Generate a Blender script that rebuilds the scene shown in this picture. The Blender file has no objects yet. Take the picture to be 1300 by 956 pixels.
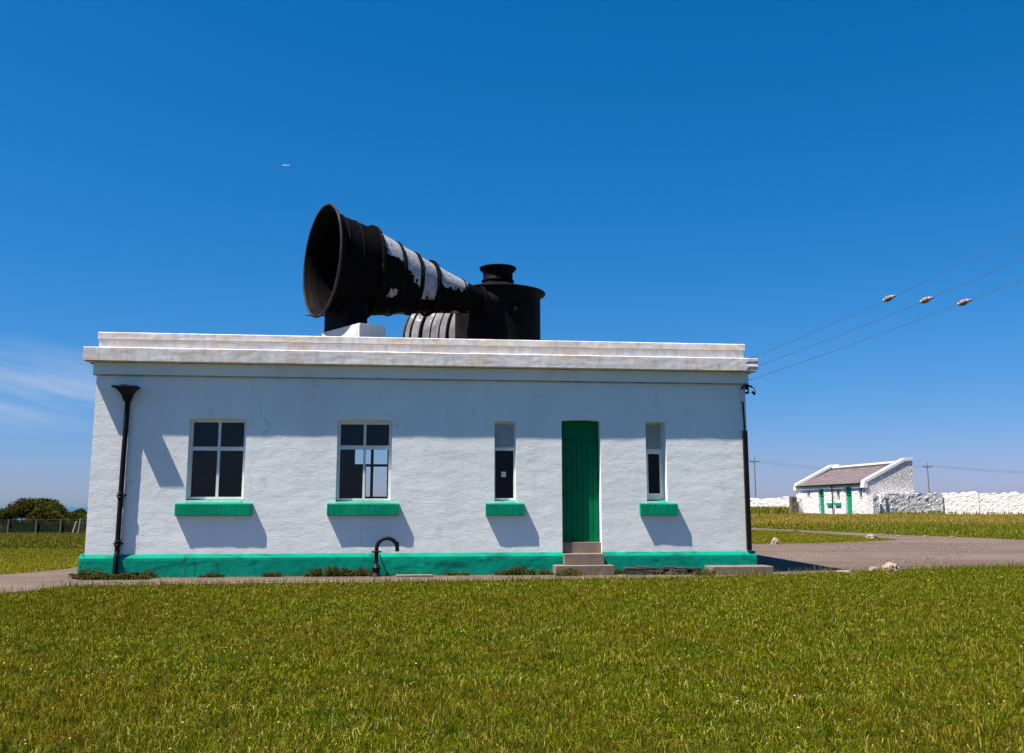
import bpy, bmesh, math, random
import numpy as np
from mathutils import Vector, Matrix, noise
random.seed(7); rng = np.random.default_rng(7)
SC = bpy.context.scene
COL = SC.collection
PI = math.pi; R = math.radians

# ------------------------------------------------------------------ helpers
def link(name, me, mat=None, parent=None):
    o = bpy.data.objects.new(name, me); COL.objects.link(o)
    if mat is not None:
        for m in (mat if isinstance(mat, (list, tuple)) else [mat]): me.materials.append(m)
    if parent is not None: o.parent = parent
    return o
def tag(o, label, cat, group=None):
    o['label'] = label; o['category'] = cat
    if group: o['group'] = group
    return o
def thing(name, loc, rz, label, cat, group=None):
    o = bpy.data.objects.new(name, None); COL.objects.link(o)
    o.location = loc; o.rotation_euler = (0, 0, rz); o.empty_display_size = .2
    return tag(o, label, cat, group)

class MB:
    """collects solids, builds ONE mesh object"""
    def __init__(s): s.v = []; s.f = []; s.sm = []
    def add(s, vs, fs, smooth=False):
        b = len(s.v); s.v += [tuple(v) for v in vs]
        s.f += [tuple(b + i for i in f) for f in fs]; s.sm += [smooth] * len(fs); return s
    def box(s, x0, x1, y0, y1, z0, z1):
        return s.add([(x0,y0,z0),(x1,y0,z0),(x1,y1,z0),(x0,y1,z0),(x0,y0,z1),(x1,y0,z1),(x1,y1,z1),(x0,y1,z1)],
                     [(0,3,2,1),(4,5,6,7),(0,1,5,4),(1,2,6,5),(2,3,7,6),(3,0,4,7)])
    def prism(s, prof, x0, x1, axis='x'):
        """profile [(y,z)] counter-clockwise, extruded along x"""
        n = len(prof)
        vs = [(x0, y, z) for y, z in prof] + [(x1, y, z) for y, z in prof]
        fs = [tuple(range(n))[::-1], tuple(range(n, 2*n))] + [(i, (i+1) % n, n + (i+1) % n, n + i) for i in range(n)]
        return s.add(vs, fs)
    def tube(s, pts, r, n=10, smooth=True, cap=True):
        pts = [Vector(p) for p in pts]; rs = r if isinstance(r, (list, tuple)) else [r] * len(pts)
        vs = []; fs = []; up = Vector((0, 0, 1)); prev = None
        for i, p in enumerate(pts):
            t = (pts[min(i+1, len(pts)-1)] - pts[max(i-1, 0)]).normalized()
            if prev is None:
                a = t.cross(up) if abs(t.z) < .95 else t.cross(Vector((0, 1, 0)))
            else: a = prev - t * prev.dot(t)
            a.normalize(); prev = a; b = t.cross(a)
            for k in range(n):
                q = 2*PI*k/n; vs.append(p + (a*math.cos(q) + b*math.sin(q)) * rs[i])
        for i in range(len(pts)-1):
            for k in range(n):
                k2 = (k+1) % n; fs.append((i*n+k, i*n+k2, (i+1)*n+k2, (i+1)*n+k))
        s.add(vs, fs, smooth)
        if cap: s.add(vs[:n], [tuple(range(n))[::-1]]); s.add(vs[-n:], [tuple(range(n))])
        return s
    def lathe(s, prof, n=48, M=None, smooth=True, cx=0, cy=0):
        """prof [(r,z)] around z"""
        vs = []; fs = []
        for r_, z in prof:
            for k in range(n):
                q = 2*PI*k/n; v = Vector((cx + r_*math.cos(q), cy + r_*math.sin(q), z)); vs.append(M @ v if M else v)
        for i in range(len(prof)-1):
            for k in range(n):
                k2 = (k+1) % n; fs.append((i*n+k, i*n+k2, (i+1)*n+k2, (i+1)*n+k))
        return s.add(vs, fs, smooth)
    def build(s, name, mat, parent=None, bevel=0, fixn=True, edge=None):
        me = bpy.data.meshes.new(name); me.from_pydata(s.v, [], s.f)
        me.polygons.foreach_set('use_smooth', s.sm)
        if fixn or bevel:
            bm = bmesh.new(); bm.from_mesh(me)
            if fixn: bmesh.ops.recalc_face_normals(bm, faces=bm.faces)
            if bevel: bmesh.ops.bevel(bm, geom=bm.edges[:], offset=bevel, segments=2, affect='EDGES', profile=.6)
            bm.to_mesh(me); bm.free()
        me.update()
        return link(name, me, mat, parent)
def npmesh(name, V, F, mat, parent=None, attrs=None, smooth=False):
    """V (n,3), F (m,k) constant k"""
    me = bpy.data.meshes.new(name); n, m, k = len(V), len(F), F.shape[1]
    me.vertices.add(n); me.vertices.foreach_set('co', V.astype(np.float32).ravel())
    me.loops.add(m*k); me.loops.foreach_set('vertex_index', F.astype(np.int32).ravel())
    me.polygons.add(m); me.polygons.foreach_set('loop_start', np.arange(0, m*k, k, dtype=np.int32))
    me.polygons.foreach_set('loop_total', np.full(m, k, dtype=np.int32))
    if smooth: me.polygons.foreach_set('use_smooth', np.ones(m, dtype=bool))
    me.update(calc_edges=True)
    for a, val in (attrs or {}).items():
        at = me.attributes.new(a, 'FLOAT', 'POINT'); at.data.foreach_set('value', val.astype(np.float32))
    return link(name, me, mat, parent)

def fbm(x, y, z, oct=3):
    return noise.fractal(Vector((x, y, z)), 1.0, 2.0, oct, noise_basis='PERLIN_ORIGINAL')
def ss(a, b, x):
    t = np.clip((x - a) / (b - a), 0, 1); return t*t*(3 - 2*t)

# ------------------------------------------------------------------ materials
class NT:
    def __init__(s, name):
        s.m = bpy.data.materials.new(name); s.m.use_nodes = True; s.t = s.m.node_tree; s.n = s.t.nodes; s.l = s.t.links
        s.b = s.n['Principled BSDF']; s.out = s.n['Material Output']
        tc = s.n.new('ShaderNodeTexCoord'); s.obj = tc.outputs['Object']; s.gen = tc.outputs['Generated']
        g = s.n.new('ShaderNodeNewGeometry'); s.pos = g.outputs['Position']
    def setv(s, sock, v):
        if hasattr(v, 'is_output') or isinstance(v, bpy.types.NodeSocket): s.l.new(v, sock)
        else: sock.default_value = v
    def noise(s, scale, detail=4, rough=.55, vec=None, stretch=None, dist=0):
        v = vec or s.obj
        if stretch:
            mp = s.n.new('ShaderNodeMapping'); mp.inputs['Scale'].default_value = stretch; s.l.new(v, mp.inputs['Vector']); v = mp.outputs[0]
        nd = s.n.new('ShaderNodeTexNoise'); s.l.new(v, nd.inputs['Vector'])
        nd.inputs['Scale'].default_value = scale; nd.inputs['Detail'].default_value = detail
        nd.inputs['Roughness'].default_value = rough; nd.inputs['Distortion'].default_value = dist
        return nd.outputs['Fac']
    def voro(s, scale, vec=None, stretch=None, feature='F1', out='Distance'):
        v = vec or s.obj
        if stretch:
            mp = s.n.new('ShaderNodeMapping'); mp.inputs['Scale'].default_value = stretch; s.l.new(v, mp.inputs['Vector']); v = mp.outputs[0]
        nd = s.n.new('ShaderNodeTexVoronoi'); nd.feature = feature; s.l.new(v, nd.inputs['Vector']); nd.inputs['Scale'].default_value = scale
        return nd.outputs[out]
    def warp(s, amt):
        nd = s.n.new('ShaderNodeTexNoise'); s.l.new(s.obj, nd.inputs['Vector']); nd.inputs['Scale'].default_value = 1.7; nd.inputs['Detail'].default_value = 5
        m = s.n.new('ShaderNodeVectorMath'); m.operation = 'MULTIPLY_ADD'; s.l.new(nd.outputs['Color'], m.inputs[0]); m.inputs[1].default_value = (amt, amt, amt); s.l.new(s.obj, m.inputs[2])
        return m.outputs[0]
    def ramp(s, fac, stops):
        nd = s.n.new('ShaderNodeValToRGB'); s.l.new(fac, nd.inputs[0]); e = nd.color_ramp.elements
        while len(e) < len(stops): e.new(.5)
        for i, (p, c) in enumerate(stops):
            e[i].position = p; e[i].color = (*c, 1) if not isinstance(c, (int, float)) else (c, c, c, 1)
        return nd.outputs[0]
    def mix(s, fac, a, b, mode='MIX'):
        nd = s.n.new('ShaderNodeMix'); nd.data_type = 'RGBA'; nd.blend_type = mode
        s.setv(nd.inputs[0], fac)
        for i, c in ((6, a), (7, b)):
            if isinstance(c, tuple): c = (*c, 1) if len(c) == 3 else c
            s.setv(nd.inputs[i], c)
        return nd.outputs[2]
    def math(s, op, a, b=0):
        nd = s.n.new('ShaderNodeMath'); nd.operation = op; s.setv(nd.inputs[0], a); s.setv(nd.inputs[1], b); return nd.outputs[0]
    def attr(s, name, out='Fac'):
        nd = s.n.new('ShaderNodeAttribute'); nd.attribute_name = name; return nd.outputs[out]
    def sep(s, vec, ax):
        nd = s.n.new('ShaderNodeSeparateXYZ'); s.l.new(vec, nd.inputs[0]); return nd.outputs[ax]
    def bump(s, h, strength=.3, dist=.01, prev=None):
        nd = s.n.new('ShaderNodeBump'); s.l.new(h, nd.inputs['Height']); nd.inputs['Strength'].default_value = strength
        nd.inputs['Distance'].default_value = dist
        if prev: s.l.new(prev, nd.inputs['Normal'])
        return nd.outputs[0]
    def fin(s, col, rough=.7, normal=None, metal=0, spec=.5):
        if isinstance(col, tuple): col = (*col, 1)
        s.setv(s.b.inputs['Base Color'], col); s.setv(s.b.inputs['Roughness'], rough)
        s.b.inputs['Metallic'].default_value = metal; s.b.inputs['Specular IOR Level'].default_value = spec
        if normal: s.l.new(normal, s.b.inputs['Normal'])
        return s.m

def m_stucco():
    t = NT('white_stucco')
    c = t.mix(t.ramp(t.noise(.7, 5), [(.35, 0), (.7, 1)]), (.80,.85,.83), (.72,.765,.77))
    st = t.ramp(t.noise(3.0, 5, .6, stretch=(1, 1, .12)), [(.56, 0), (.78, 1)])
    c = t.mix(t.math('MULTIPLY', st, .22), c, (.50,.50,.46))
    sp = t.ramp(t.noise(2.1, 3, .5), [(.69, 0), (.705, 1)])
    c = t.mix(t.math('MULTIPLY', sp, .28), c, (.46,.48,.42))
    # hairline cracks and small chips in the render
    cr = t.ramp(t.voro(.55, stretch=(1, 1, .8), feature='DISTANCE_TO_EDGE', vec=t.warp(.9)), [(.0, 1), (.0045, 0)])
    cm = t.math('MULTIPLY', cr, t.ramp(t.noise(.9, 2), [(.50, 0), (.62, .55)]))
    c = t.mix(cm, c, (.33,.32,.30))
    ch = t.ramp(t.noise(13, 3, .5, stretch=(1, 1, .7)), [(.745, 0), (.76, .7)])
    c = t.mix(ch, c, (.40,.38,.35))
    # splash-up and dirt just over the plinth
    zz = t.ramp(t.math('ADD', t.sep(t.obj, 2), t.math('MULTIPLY', t.noise(5, 4), .25)), [(.40, 1), (.70, 0)])
    c = t.mix(t.math('MULTIPLY', zz, .45), c, (.60,.56,.50))
    dm = t.ramp(t.noise(1.1, 5, .65, stretch=(1, 1, .45)), [(.50, 0), (.72, 1)])
    c = t.mix(t.math('MULTIPLY', dm, .30), c, (.60,.60,.54))
    n = t.bump(t.noise(20, 8, .72, stretch=(.55, 1, 1.5)), .5, .008)
    n = t.bump(t.noise(5, 3, .5, stretch=(1, 1, 1.8)), .25, .012, n)
    return t.fin(c, .75, n)
def m_trim():
    t = NT('weathered_white_paint')
    c = t.mix(t.ramp(t.noise(1.3, 5), [(.35, 0), (.7, 1)]), (.80,.78,.76), (.70,.69,.70))
    g = t.ramp(t.noise(9, 9, .75, stretch=(.8, 1, .4)), [(.44, 0), (.66, 1)])
    c = t.mix(t.math('MULTIPLY', g, .6), c, (.36,.36,.36))
    y = t.ramp(t.noise(1.6, 4, .6, stretch=(1, 1, 6)), [(.50, 0), (.62, 1)])
    c = t.mix(t.math('MULTIPLY', y, .5), c, (.62,.48,.27))
    rs = t.ramp(t.noise(4.5, 6, .7, stretch=(1.6, 1, .25)), [(.62, 0), (.70, 1)])
    c = t.mix(t.math('MULTIPLY', rs, .4), c, (.40,.24,.11))
    k = t.ramp(t.noise(9, 6, .7, stretch=(.6, 1, 3)), [(.66, 0), (.70, 1)])
    c = t.mix(t.math('MULTIPLY', k, .6), c, (.22,.21,.19))
    n = t.bump(t.noise(26, 8, .7), .5, .006)
    return t.fin(c, .85, n, spec=.1)
def m_green(name, a, b, dirt=(.02,.05,.035), bs=10, bst=.35, amt=.5):
    t = NT(name)
    c = t.mix(t.ramp(t.noise(1.8, 5), [(.35, 0), (.7, 1)]), a, b)
    g = t.ramp(t.noise(3.2, 7, .68, stretch=(.7, 1, 2.2), dist=.6), [(.50, 0), (.68, 1)])
    c = t.mix(t.math('MULTIPLY', g, amt), c, dirt)
    k_ = t.ramp(t.noise(6.5, 6, .75, stretch=(1, 1, 1.4)), [(.66, 0), (.68, 1)])
    c = t.mix(t.math('MULTIPLY', k_, amt), c, (.03,.05,.03))
    n = t.bump(t.noise(bs, 6, .6), bst, .012)
    return t.fin(c, .75, n, spec=.06)
def m_simple(name, a, b, scale=4, rough=.7, bs=20, bst=.2, bd=.005, spec=.5, metal=0, lo=.35, hi=.7):
    t = NT(name)
    c = t.mix(t.ramp(t.noise(scale, 5), [(lo, 0), (hi, 1)]), a, b)
    return t.fin(c, rough, t.bump(t.noise(bs, 5), bst, bd), metal, spec)
def m_concrete(name, a, b, dark=(.10,.09,.08)):
    t = NT(name)
    c = t.mix(t.ramp(t.noise(3, 6), [(.3, 0), (.7, 1)]), a, b)
    c = t.mix(t.ramp(t.voro(60), [(.0, .0), (.35, .0), (.6, .35)]), c, dark)
    c = t.mix(t.math('MULTIPLY', t.ramp(t.noise(7, 6, .7), [(.58, 0), (.7, 1)]), .5), c, dark)
    return t.fin(c, .95, spec=.1, normal=t.bump(t.noise(40, 6, .7), .5, .008))
def m_tarmac():
    t = NT('worn_tarmac')
    c = t.mix(t.ramp(t.noise(.35, 6, .6, vec=t.pos), [(.3, 0), (.7, 1)]), (.118,.088,.071), (.084,.064,.055))
    c = t.mix(t.ramp(t.noise(45, 3, .7, vec=t.pos), [(.45, 0), (.75, .7)]), c, (.18,.14,.115))
    c = t.mix(t.ramp(t.noise(28, 3, .7, vec=t.pos), [(.55, 0), (.75, .7)]), c, (.04,.035,.032))
    cr = t.ramp(t.voro(.45, vec=t.pos, feature='DISTANCE_TO_EDGE'), [(.0, 1), (.018, 0)])
    c = t.mix(t.math('MULTIPLY', cr, .45), c, (.07,.06,.05))
    pl = t.ramp(t.noise(1.1, 4, .6, vec=t.pos, stretch=(.35, 1.6, 1)), [(.60, 0), (.66, 1)])
    c = t.mix(t.math('MULTIPLY', pl, .4), c, (.19,.165,.15))
    c = t.mix(t.ramp(t.noise(.16, 5, .65, vec=t.pos, stretch=(1,2.2,1)), [(.40, 0), (.62, .6)]), c, (.165,.135,.115))
    c = t.mix(t.ramp(t.noise(.5, 5, .7, vec=t.pos, stretch=(.5,2.5,1)), [(.58, 0), (.64, .45)]), c, (.06,.048,.043))
    return t.fin(c, .97, t.bump(t.noise(60, 4, .7, vec=t.pos), .6, .01), spec=.1)
def m_soil():
    t = NT('turf_ground')
    c = t.mix(t.ramp(t.noise(.25, 6, .6, vec=t.pos), [(.35, 0), (.65, 1)]), (.035,.045,.005), (.065,.062,.010))
    c = t.mix(t.ramp(t.noise(9, 5, .7, vec=t.pos), [(.45, 0), (.75, 1)]), c, (.022,.026,.005))
    c = t.mix(t.ramp(t.noise(1.7, 5, .7, vec=t.pos), [(.56, 0), (.72, .6)]), c, (.075,.055,.02))
    return t.fin(c, 1.0, t.bump(t.noise(25, 5, .7, vec=t.pos), .8, .03), spec=0)
def m_grass(name, lo, mid, hi, dry, dryamt=.12, patch=(.10,.085,.02), tip=None):
    t = NT(name); r = t.attr('rnd'); hh = t.attr('ht')
    c = t.ramp(r, [(0, lo), (.5, mid), (1-dryamt, hi), (min(1, 1-dryamt+.03), dry)])
    c = t.mix(t.ramp(t.math('SUBTRACT', t.noise(.55, 4, .6, vec=t.pos), t.math('MULTIPLY', t.sep(t.pos, 0), .010)), [(.42, 0), (.68, .8)]), c, t.mix(.5, c, patch))
    c = t.mix(t.ramp(t.noise(.22, 3, .5, vec=t.pos), [(.35, 0), (.7, .6)]), c, t.mix(1, c, (.75,.85,.6), 'MULTIPLY'))
    c = t.mix(t.ramp(t.noise(7, 4, .7, vec=t.pos), [(.50, 0), (.66, .8)]), c, t.mix(.7, c, patch))
    c = t.mix(t.ramp(t.noise(5, 4, .7, vec=t.pos, stretch=(1,1.0,.2)), [(.36, .75), (.50, 0)]), c, (lo[0]*.6, lo[1]*.7, lo[2]))
    c = t.mix(t.ramp(t.noise(1.6, 5, .65, vec=t.pos), [(.54, 0), (.64, .65)]), c, t.mix(1, c, (.50,.80,.9), 'MULTIPLY'))
    c = t.mix(t.ramp(t.noise(2.3, 5, .7, vec=t.pos, dist=.4), [(.60, 0), (.68, .6)]), c, (patch[0]*1.2, patch[1]*1.05, patch[2]*1.5))
    if tip: c = t.mix(t.ramp(hh, [(.6, 0), (.95, .65)]), c, tip)
    t.fin(c, 1.0, spec=0)
    # a blade lets some light through
    tr = t.n.new('ShaderNodeBsdfTranslucent'); t.l.new(c, tr.inputs[0])
    mx = t.n.new('ShaderNodeMixShader'); mx.inputs[0].default_value = .22
    t.l.new(t.b.outputs[0], mx.inputs[1]); t.l.new(tr.outputs[0], mx.inputs[2]); t.l.new(mx.outputs[0], t.out.inputs[0])
    return t.m
def m_glass(name='window_glass', dark=.97):
    t = NT(name)
    gl = t.n.new('ShaderNodeBsdfGlossy'); gl.inputs['Roughness'].default_value = .015; gl.inputs[0].default_value = (.9,.93,.95,1)
    tp = t.n.new('ShaderNodeBsdfTransparent'); tp.inputs[0].default_value = (dark, dark, dark*.98, 1)
    fr = t.n.new('ShaderNodeFresnel'); fr.inputs[0].default_value = 1.28
    t.l.new(t.bump(t.noise(1.2, 2), .05, .02), gl.inputs['Normal'])
    mx = t.n.new('ShaderNodeMixShader'); t.l.new(fr.outputs[0], mx.inputs[0]); t.l.new(tp.outputs[0], mx.inputs[1]); t.l.new(gl.outputs[0], mx.inputs[2])
    t.l.new(mx.outputs[0], t.out.inputs[0]); return t.m
def m_horn(name='black_horn_paint', k=1.0):
    """thick black paint over old white paint; 'wear' is the peeled area"""
    t = NT(name)
    blk = t.mix(t.ramp(t.noise(4, 6, .7), [(.4, 0), (.75, 1)]), (.0018,.0018,.0024), (.0050,.0045,.005))
    if k > 1: blk = t.mix(t.ramp(t.noise(3, 5, .6), [(.3, 0), (.7, 1)]), (.11,.112,.125), (.24,.24,.255))
    rust = t.ramp(t.noise(9, 6, .7), [(.62, 0), (.72, 1)])
    blk = t.mix(t.math('MULTIPLY', rust, .25), blk, (.035,.018,.012))
    w = t.math('ADD', t.attr('wear'), t.math('MULTIPLY', t.math('SUBTRACT', t.noise(5.5, 6, .65), .5), 2.2))
    wm = t.ramp(w, [(.50, 0), (.525, 1)])
    wht = t.mix(t.ramp(t.noise(6, 6, .7), [(.35, 0), (.7, 1)]), (.42,.43,.46), (.20,.22,.26))
    wht = t.mix(t.ramp(t.noise(14, 4, .7), [(.57, 0), (.62, .85)]), wht, (.08,.085,.10))
    c = t.mix(wm, blk, wht)
    n = t.bump(t.noise(30, 5, .6), .3, .006)
    n = t.bump(wm, .6, .004, n)
    return t.fin(c, t.ramp(t.noise(3, 3), [(.3, .6), (.7, .85)]), n, spec=.05)
def m_rubble(name, white=(.80,.78,.75), scale=3.6, peel=.12, stone=(.30,.26,.24), bd=.03):
    t = NT(name)
    v = t.voro(scale, stretch=(1, 1, 1.7), feature='DISTANCE_TO_EDGE')
    c = t.mix(t.ramp(t.noise(2, 5), [(.35, 0), (.7, 1)]), white, tuple(x*.86 for x in white))
    p = t.ramp(t.noise(1.7, 6, .7), [(.60, 0), (.66, 1)])
    c = t.mix(t.math('MULTIPLY', p, peel), c, stone)
    g = t.ramp(v, [(0, .0), (.12, 1)])
    n = t.bump(g, .9, bd); n = t.bump(t.noise(9, 5, .7), .6, .05, n)
    return t.fin(c, .85, n)
def m_slate():
    t = NT('grey_slate_roofing')
    nd = t.n.new('ShaderNodeTexBrick'); t.l.new(t.obj, nd.inputs['Vector'])
    nd.inputs['Scale'].default_value = 1; nd.inputs['Brick Width'].default_value = .32; nd.inputs['Row Height'].default_value = .2
    nd.inputs['Mortar Size'].default_value = .012; nd.inputs['Color1'].default_value = (.115,.09,.095,1); nd.inputs['Color2'].default_value = (.17,.145,.15,1)
    nd.inputs['Mortar'].default_value = (.03,.025,.03,1)
    c = t.mix(t.ramp(t.noise(1.2, 5), [(.4, 0), (.7, .6)]), nd.outputs[0], (.17,.14,.135))
    return t.fin(c, .8, spec=.1, normal= t.bump(nd.outputs[1], -.5, .02))
def m_leaf(name, cols, autumn=None, amt=.3):
    t = NT(name); r = t.attr('rnd'); n = len(cols)
    c = t.ramp(r, [(i/(n-1), k) for i, k in enumerate(cols)])
    if autumn:
        c = t.mix(t.ramp(t.noise(.9, 4, .6), [(.5-amt, 0), (.5-amt+.12, 1)]), c, t.mix(.8, c, autumn))
    t.fin(c, .8, spec=.05)
    tr = t.n.new('ShaderNodeBsdfTranslucent'); t.l.new(c, tr.inputs[0])
    mx = t.n.new('ShaderNodeMixShader'); mx.inputs[0].default_value = .25
    t.l.new(t.b.outputs[0], mx.inputs[1]); t.l.new(tr.outputs[0], mx.inputs[2]); t.l.new(mx.outputs[0], t.out.inputs[0])
    return t.m

M = dict(
 stucco=m_stucco(), trim=m_trim(),
 plinth=m_green('sea_green_plinth_paint', (.002,.285,.185), (.002,.220,.150), (.004,.085,.055), amt=.85),
 sill=m_green('sea_green_sill_paint', (.002,.275,.150), (.002,.215,.120), (.004,.12,.08), bs=14, amt=.35),
 door=m_green('dark_green_door_paint', (.001,.160,.066), (.001,.125,.052), (.001,.07,.035), bs=6, bst=.12, amt=.3),
 frame=m_simple('white_joinery_paint', (.74,.75,.74), (.62,.64,.62), 5, .5, 30, .1),
 louvre=m_simple('grey_white_louvre', (.74,.74,.66), (.60,.60,.54), 8, .6, 30, .1),
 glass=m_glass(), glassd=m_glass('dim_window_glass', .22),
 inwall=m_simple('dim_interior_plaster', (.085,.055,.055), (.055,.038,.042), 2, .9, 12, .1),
 roof=m_simple('flat_roof_felt', (.16,.16,.16), (.10,.10,.10), 2, .9, 30, .3),
 iron=m_simple('black_iron_paint', (.004,.004,.005), (.011,.010,.010), 9, .55, 45, .25, .003, .18),
 horn=m_horn(), horngrey=m_horn('grey_horn_paint', 2.0), concrete=m_concrete('pale_concrete', (.74,.74,.72), (.60,.60,.58), (.25,.24,.22)),
 stone=m_concrete('speckled_step_concrete', (.30,.235,.185), (.19,.15,.12), (.07,.06,.05)),
 darkstone=m_concrete('dark_wet_slate', (.055,.052,.05), (.03,.028,.028), (.09,.085,.07)),
 tarmac=m_tarmac(), soil=m_soil(),
 lawn=m_grass('mown_lawn_blades', (.022,.055,.001), (.092,.138,.001), (.27,.29,.008), (.58,.45,.14), .12, (.165,.095,.012)),
 lawnfar=m_grass('yellow_green_lawn_blades', (.11,.135,.005), (.21,.22,.008), (.31,.29,.018), (.42,.33,.07), .15, (.32,.25,.04)),
 tall=m_grass('tall_grass_blades', (.075,.125,.006), (.17,.205,.010), (.29,.28,.03), (.42,.32,.08), .18, (.18,.12,.025)),
 seed=m_grass('seeding_grass_blades', (.12,.155,.006), (.25,.24,.012), (.38,.33,.03), (.48,.32,.08), .25, (.36,.25,.04), tip=(.45,.30,.095)),
 rubble=m_rubble('whitewashed_rubble'), rubbleold=m_rubble('worn_whitewashed_rubble', (.76,.74,.72), 4.6, .6, (.20,.17,.16), bd=.055),
 barestone=m_rubble('bare_rubble_stone', (.17,.13,.105), 5, .8, (.06,.045,.04), bd=.12),
 smoothwhite=m_rubble('whitewashed_block', (.80,.79,.77), 2.2, .08, bd=.02),
 slate=m_slate(), outgreen=m_green('bright_green_door_paint', (.003,.30,.15), (.004,.25,.12), amt=.2),
 whitepaint=m_simple('white_coping_paint', (.82,.82,.80), (.74,.74,.72), 2, .7, 12, .3, .01),
 darkwood=m_simple('dark_shutter_wood', (.06,.05,.05), (.09,.075,.07), 8, .7),
 pole=m_simple('tarred_pole_wood', (.07,.055,.045), (.11,.09,.08), 5, .85),
 post=m_simple('grey_fence_wood', (.16,.13,.11), (.24,.20,.16), 12, .9),
 tan=m_simple('split_tan_wood', (.45,.33,.18), (.36,.25,.13), 12, .9),
 rock=m_simple('pale_limestone', (.36,.28,.21), (.20,.15,.11), 9, .9, 18, .8, .03),
 cable=m_simple('grey_cable', (.045,.05,.06), (.06,.065,.075), 2, .6),
 porcelain=m_simple('brown_porcelain', (.22,.15,.115), (.16,.105,.08), 20, .45),
 whiteporc=m_simple('pale_porcelain', (.45,.38,.33), (.34,.28,.24), 20, .45),
 boxwhite=m_simple('off_white_plastic', (.70,.69,.68), (.60,.58,.58), 20, .5),
 plane=m_simple('aircraft_white', (.85,.87,.9), (.8,.82,.85), 1, .35),
 paper=m_simple('white_paper', (.75,.78,.78), (.70,.72,.74), 3, .8),
 paperblue=m_simple('pale_blue_sign_ink', (.12,.30,.42), (.10,.26,.38), 3, .6),
 weed=m_leaf('weed_leaves', [(.025,.042,.006), (.055,.07,.010), (.09,.08,.018), (.12,.065,.028)]),
 bush=m_leaf('bush_leaves', [(.024,.042,.005), (.058,.075,.008), (.10,.095,.014)], (.085,.045,.014), .04),
 bushgreen=m_leaf('fresh_green_leaves', [(.03,.05,.008), (.08,.105,.012), (.17,.19,.025)]),
 bark=m_simple('bush_bark', (.07,.05,.035), (.10,.075,.05), 9, .9),
 petal=m_simple('buttercup_petal', (.40,.30,.015), (.34,.24,.015), 9, .5),
 petalw=m_simple('white_clover_petal', (.34,.34,.26), (.28,.28,.22), 9, .6),
 steel=m_simple('grey_machine_paint', (.10,.12,.13), (.06,.07,.08), 5, .4),
)
def m_net():
    t = NT('dark_green_netting')
    t.fin((.06,.095,.055), .9, spec=0)
    tp = t.n.new('ShaderNodeBsdfTransparent'); mx = t.n.new('ShaderNodeMixShader')
    wv = t.math('ADD', t.math('MULTIPLY', t.noise(3, 3), .30), .12)
    t.l.new(wv, mx.inputs[0]); t.l.new(tp.outputs[0], mx.inputs[1]); t.l.new(t.b.outputs[0], mx.inputs[2])
    t.l.new(mx.outputs[0], t.out.inputs[0]); return t.m
M['net'] = m_net()
M['tantuft'] = m_simple('tan_dry_tuft', (.22,.15,.075), (.13,.085,.045), 9, .95, 18, .8, .03)

# ------------------------------------------------------------------ terrain
def H(x, y):
    r = .0141 * np.clip(y - 21, 0, 48); l = -.0146 * np.clip(y - 19, 0, 60); w = ss(-6, 5, x)
    return l*(1-w) + r*w
def Hs(x, y): return float(H(np.float64(x), np.float64(y)))
def coast(x):   # how far the land reaches
    return 165 + 9*np.sin(x*.05) + ss(-10, 45, x)*90
def Hland(x, y):
    z = H(x, y); c = coast(x)
    z = z + ss(70, 150, x + .3*y - 20) * 0
    z = np.where(y > c, z - 55*ss(0, 45, y - c), z)
    z = z - 55*ss(85, 150, -x)
    return z
def axis(segs):
    out = []
    for a, b, st in segs: out += list(np.arange(a, b, st))
    return np.array(out + [segs[-1][1]])
xs = axis([(-400,-100,30), (-100,-40,6), (-40,30,.8), (30,100,5), (100,700,50)])
ys = axis([(-200,-20,20), (-20,50,.8), (50,120,4), (120,300,15), (300,700,60)])
X, Y = np.meshgrid(xs, ys); Z = Hland(X, Y)
V = np.stack([X, Y, Z], -1).reshape(-1, 3); nx, ny = len(xs), len(ys)
i, j = np.meshgrid(np.arange(nx-1), np.arange(ny-1)); a = (j*nx+i).ravel()
o = npmesh('ground', V, np.stack([a, a+1, a+nx+1, a+nx], 1), M['soil'], smooth=True); o['kind'] = 'structure'
t = NT('sea_water')
c = t.mix(t.ramp(t.noise(.004, 5, .6, vec=t.pos, stretch=(.4, 2, 1)), [(.35, 0), (.65, 1)]), (.020,.085,.16), (.035,.12,.20))
t.fin(c, .35, t.bump(t.noise(.15, 5, .6, vec=t.pos), .6, 1.0), spec=.35)
o = npmesh('sea', np.array([(-40000,-2000,-50),(40000,-2000,-50),(40000,60000,-50),(-40000,60000,-50)], float), np.array([[0,1,2,3]]), t.m); o['kind'] = 'structure'

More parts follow.
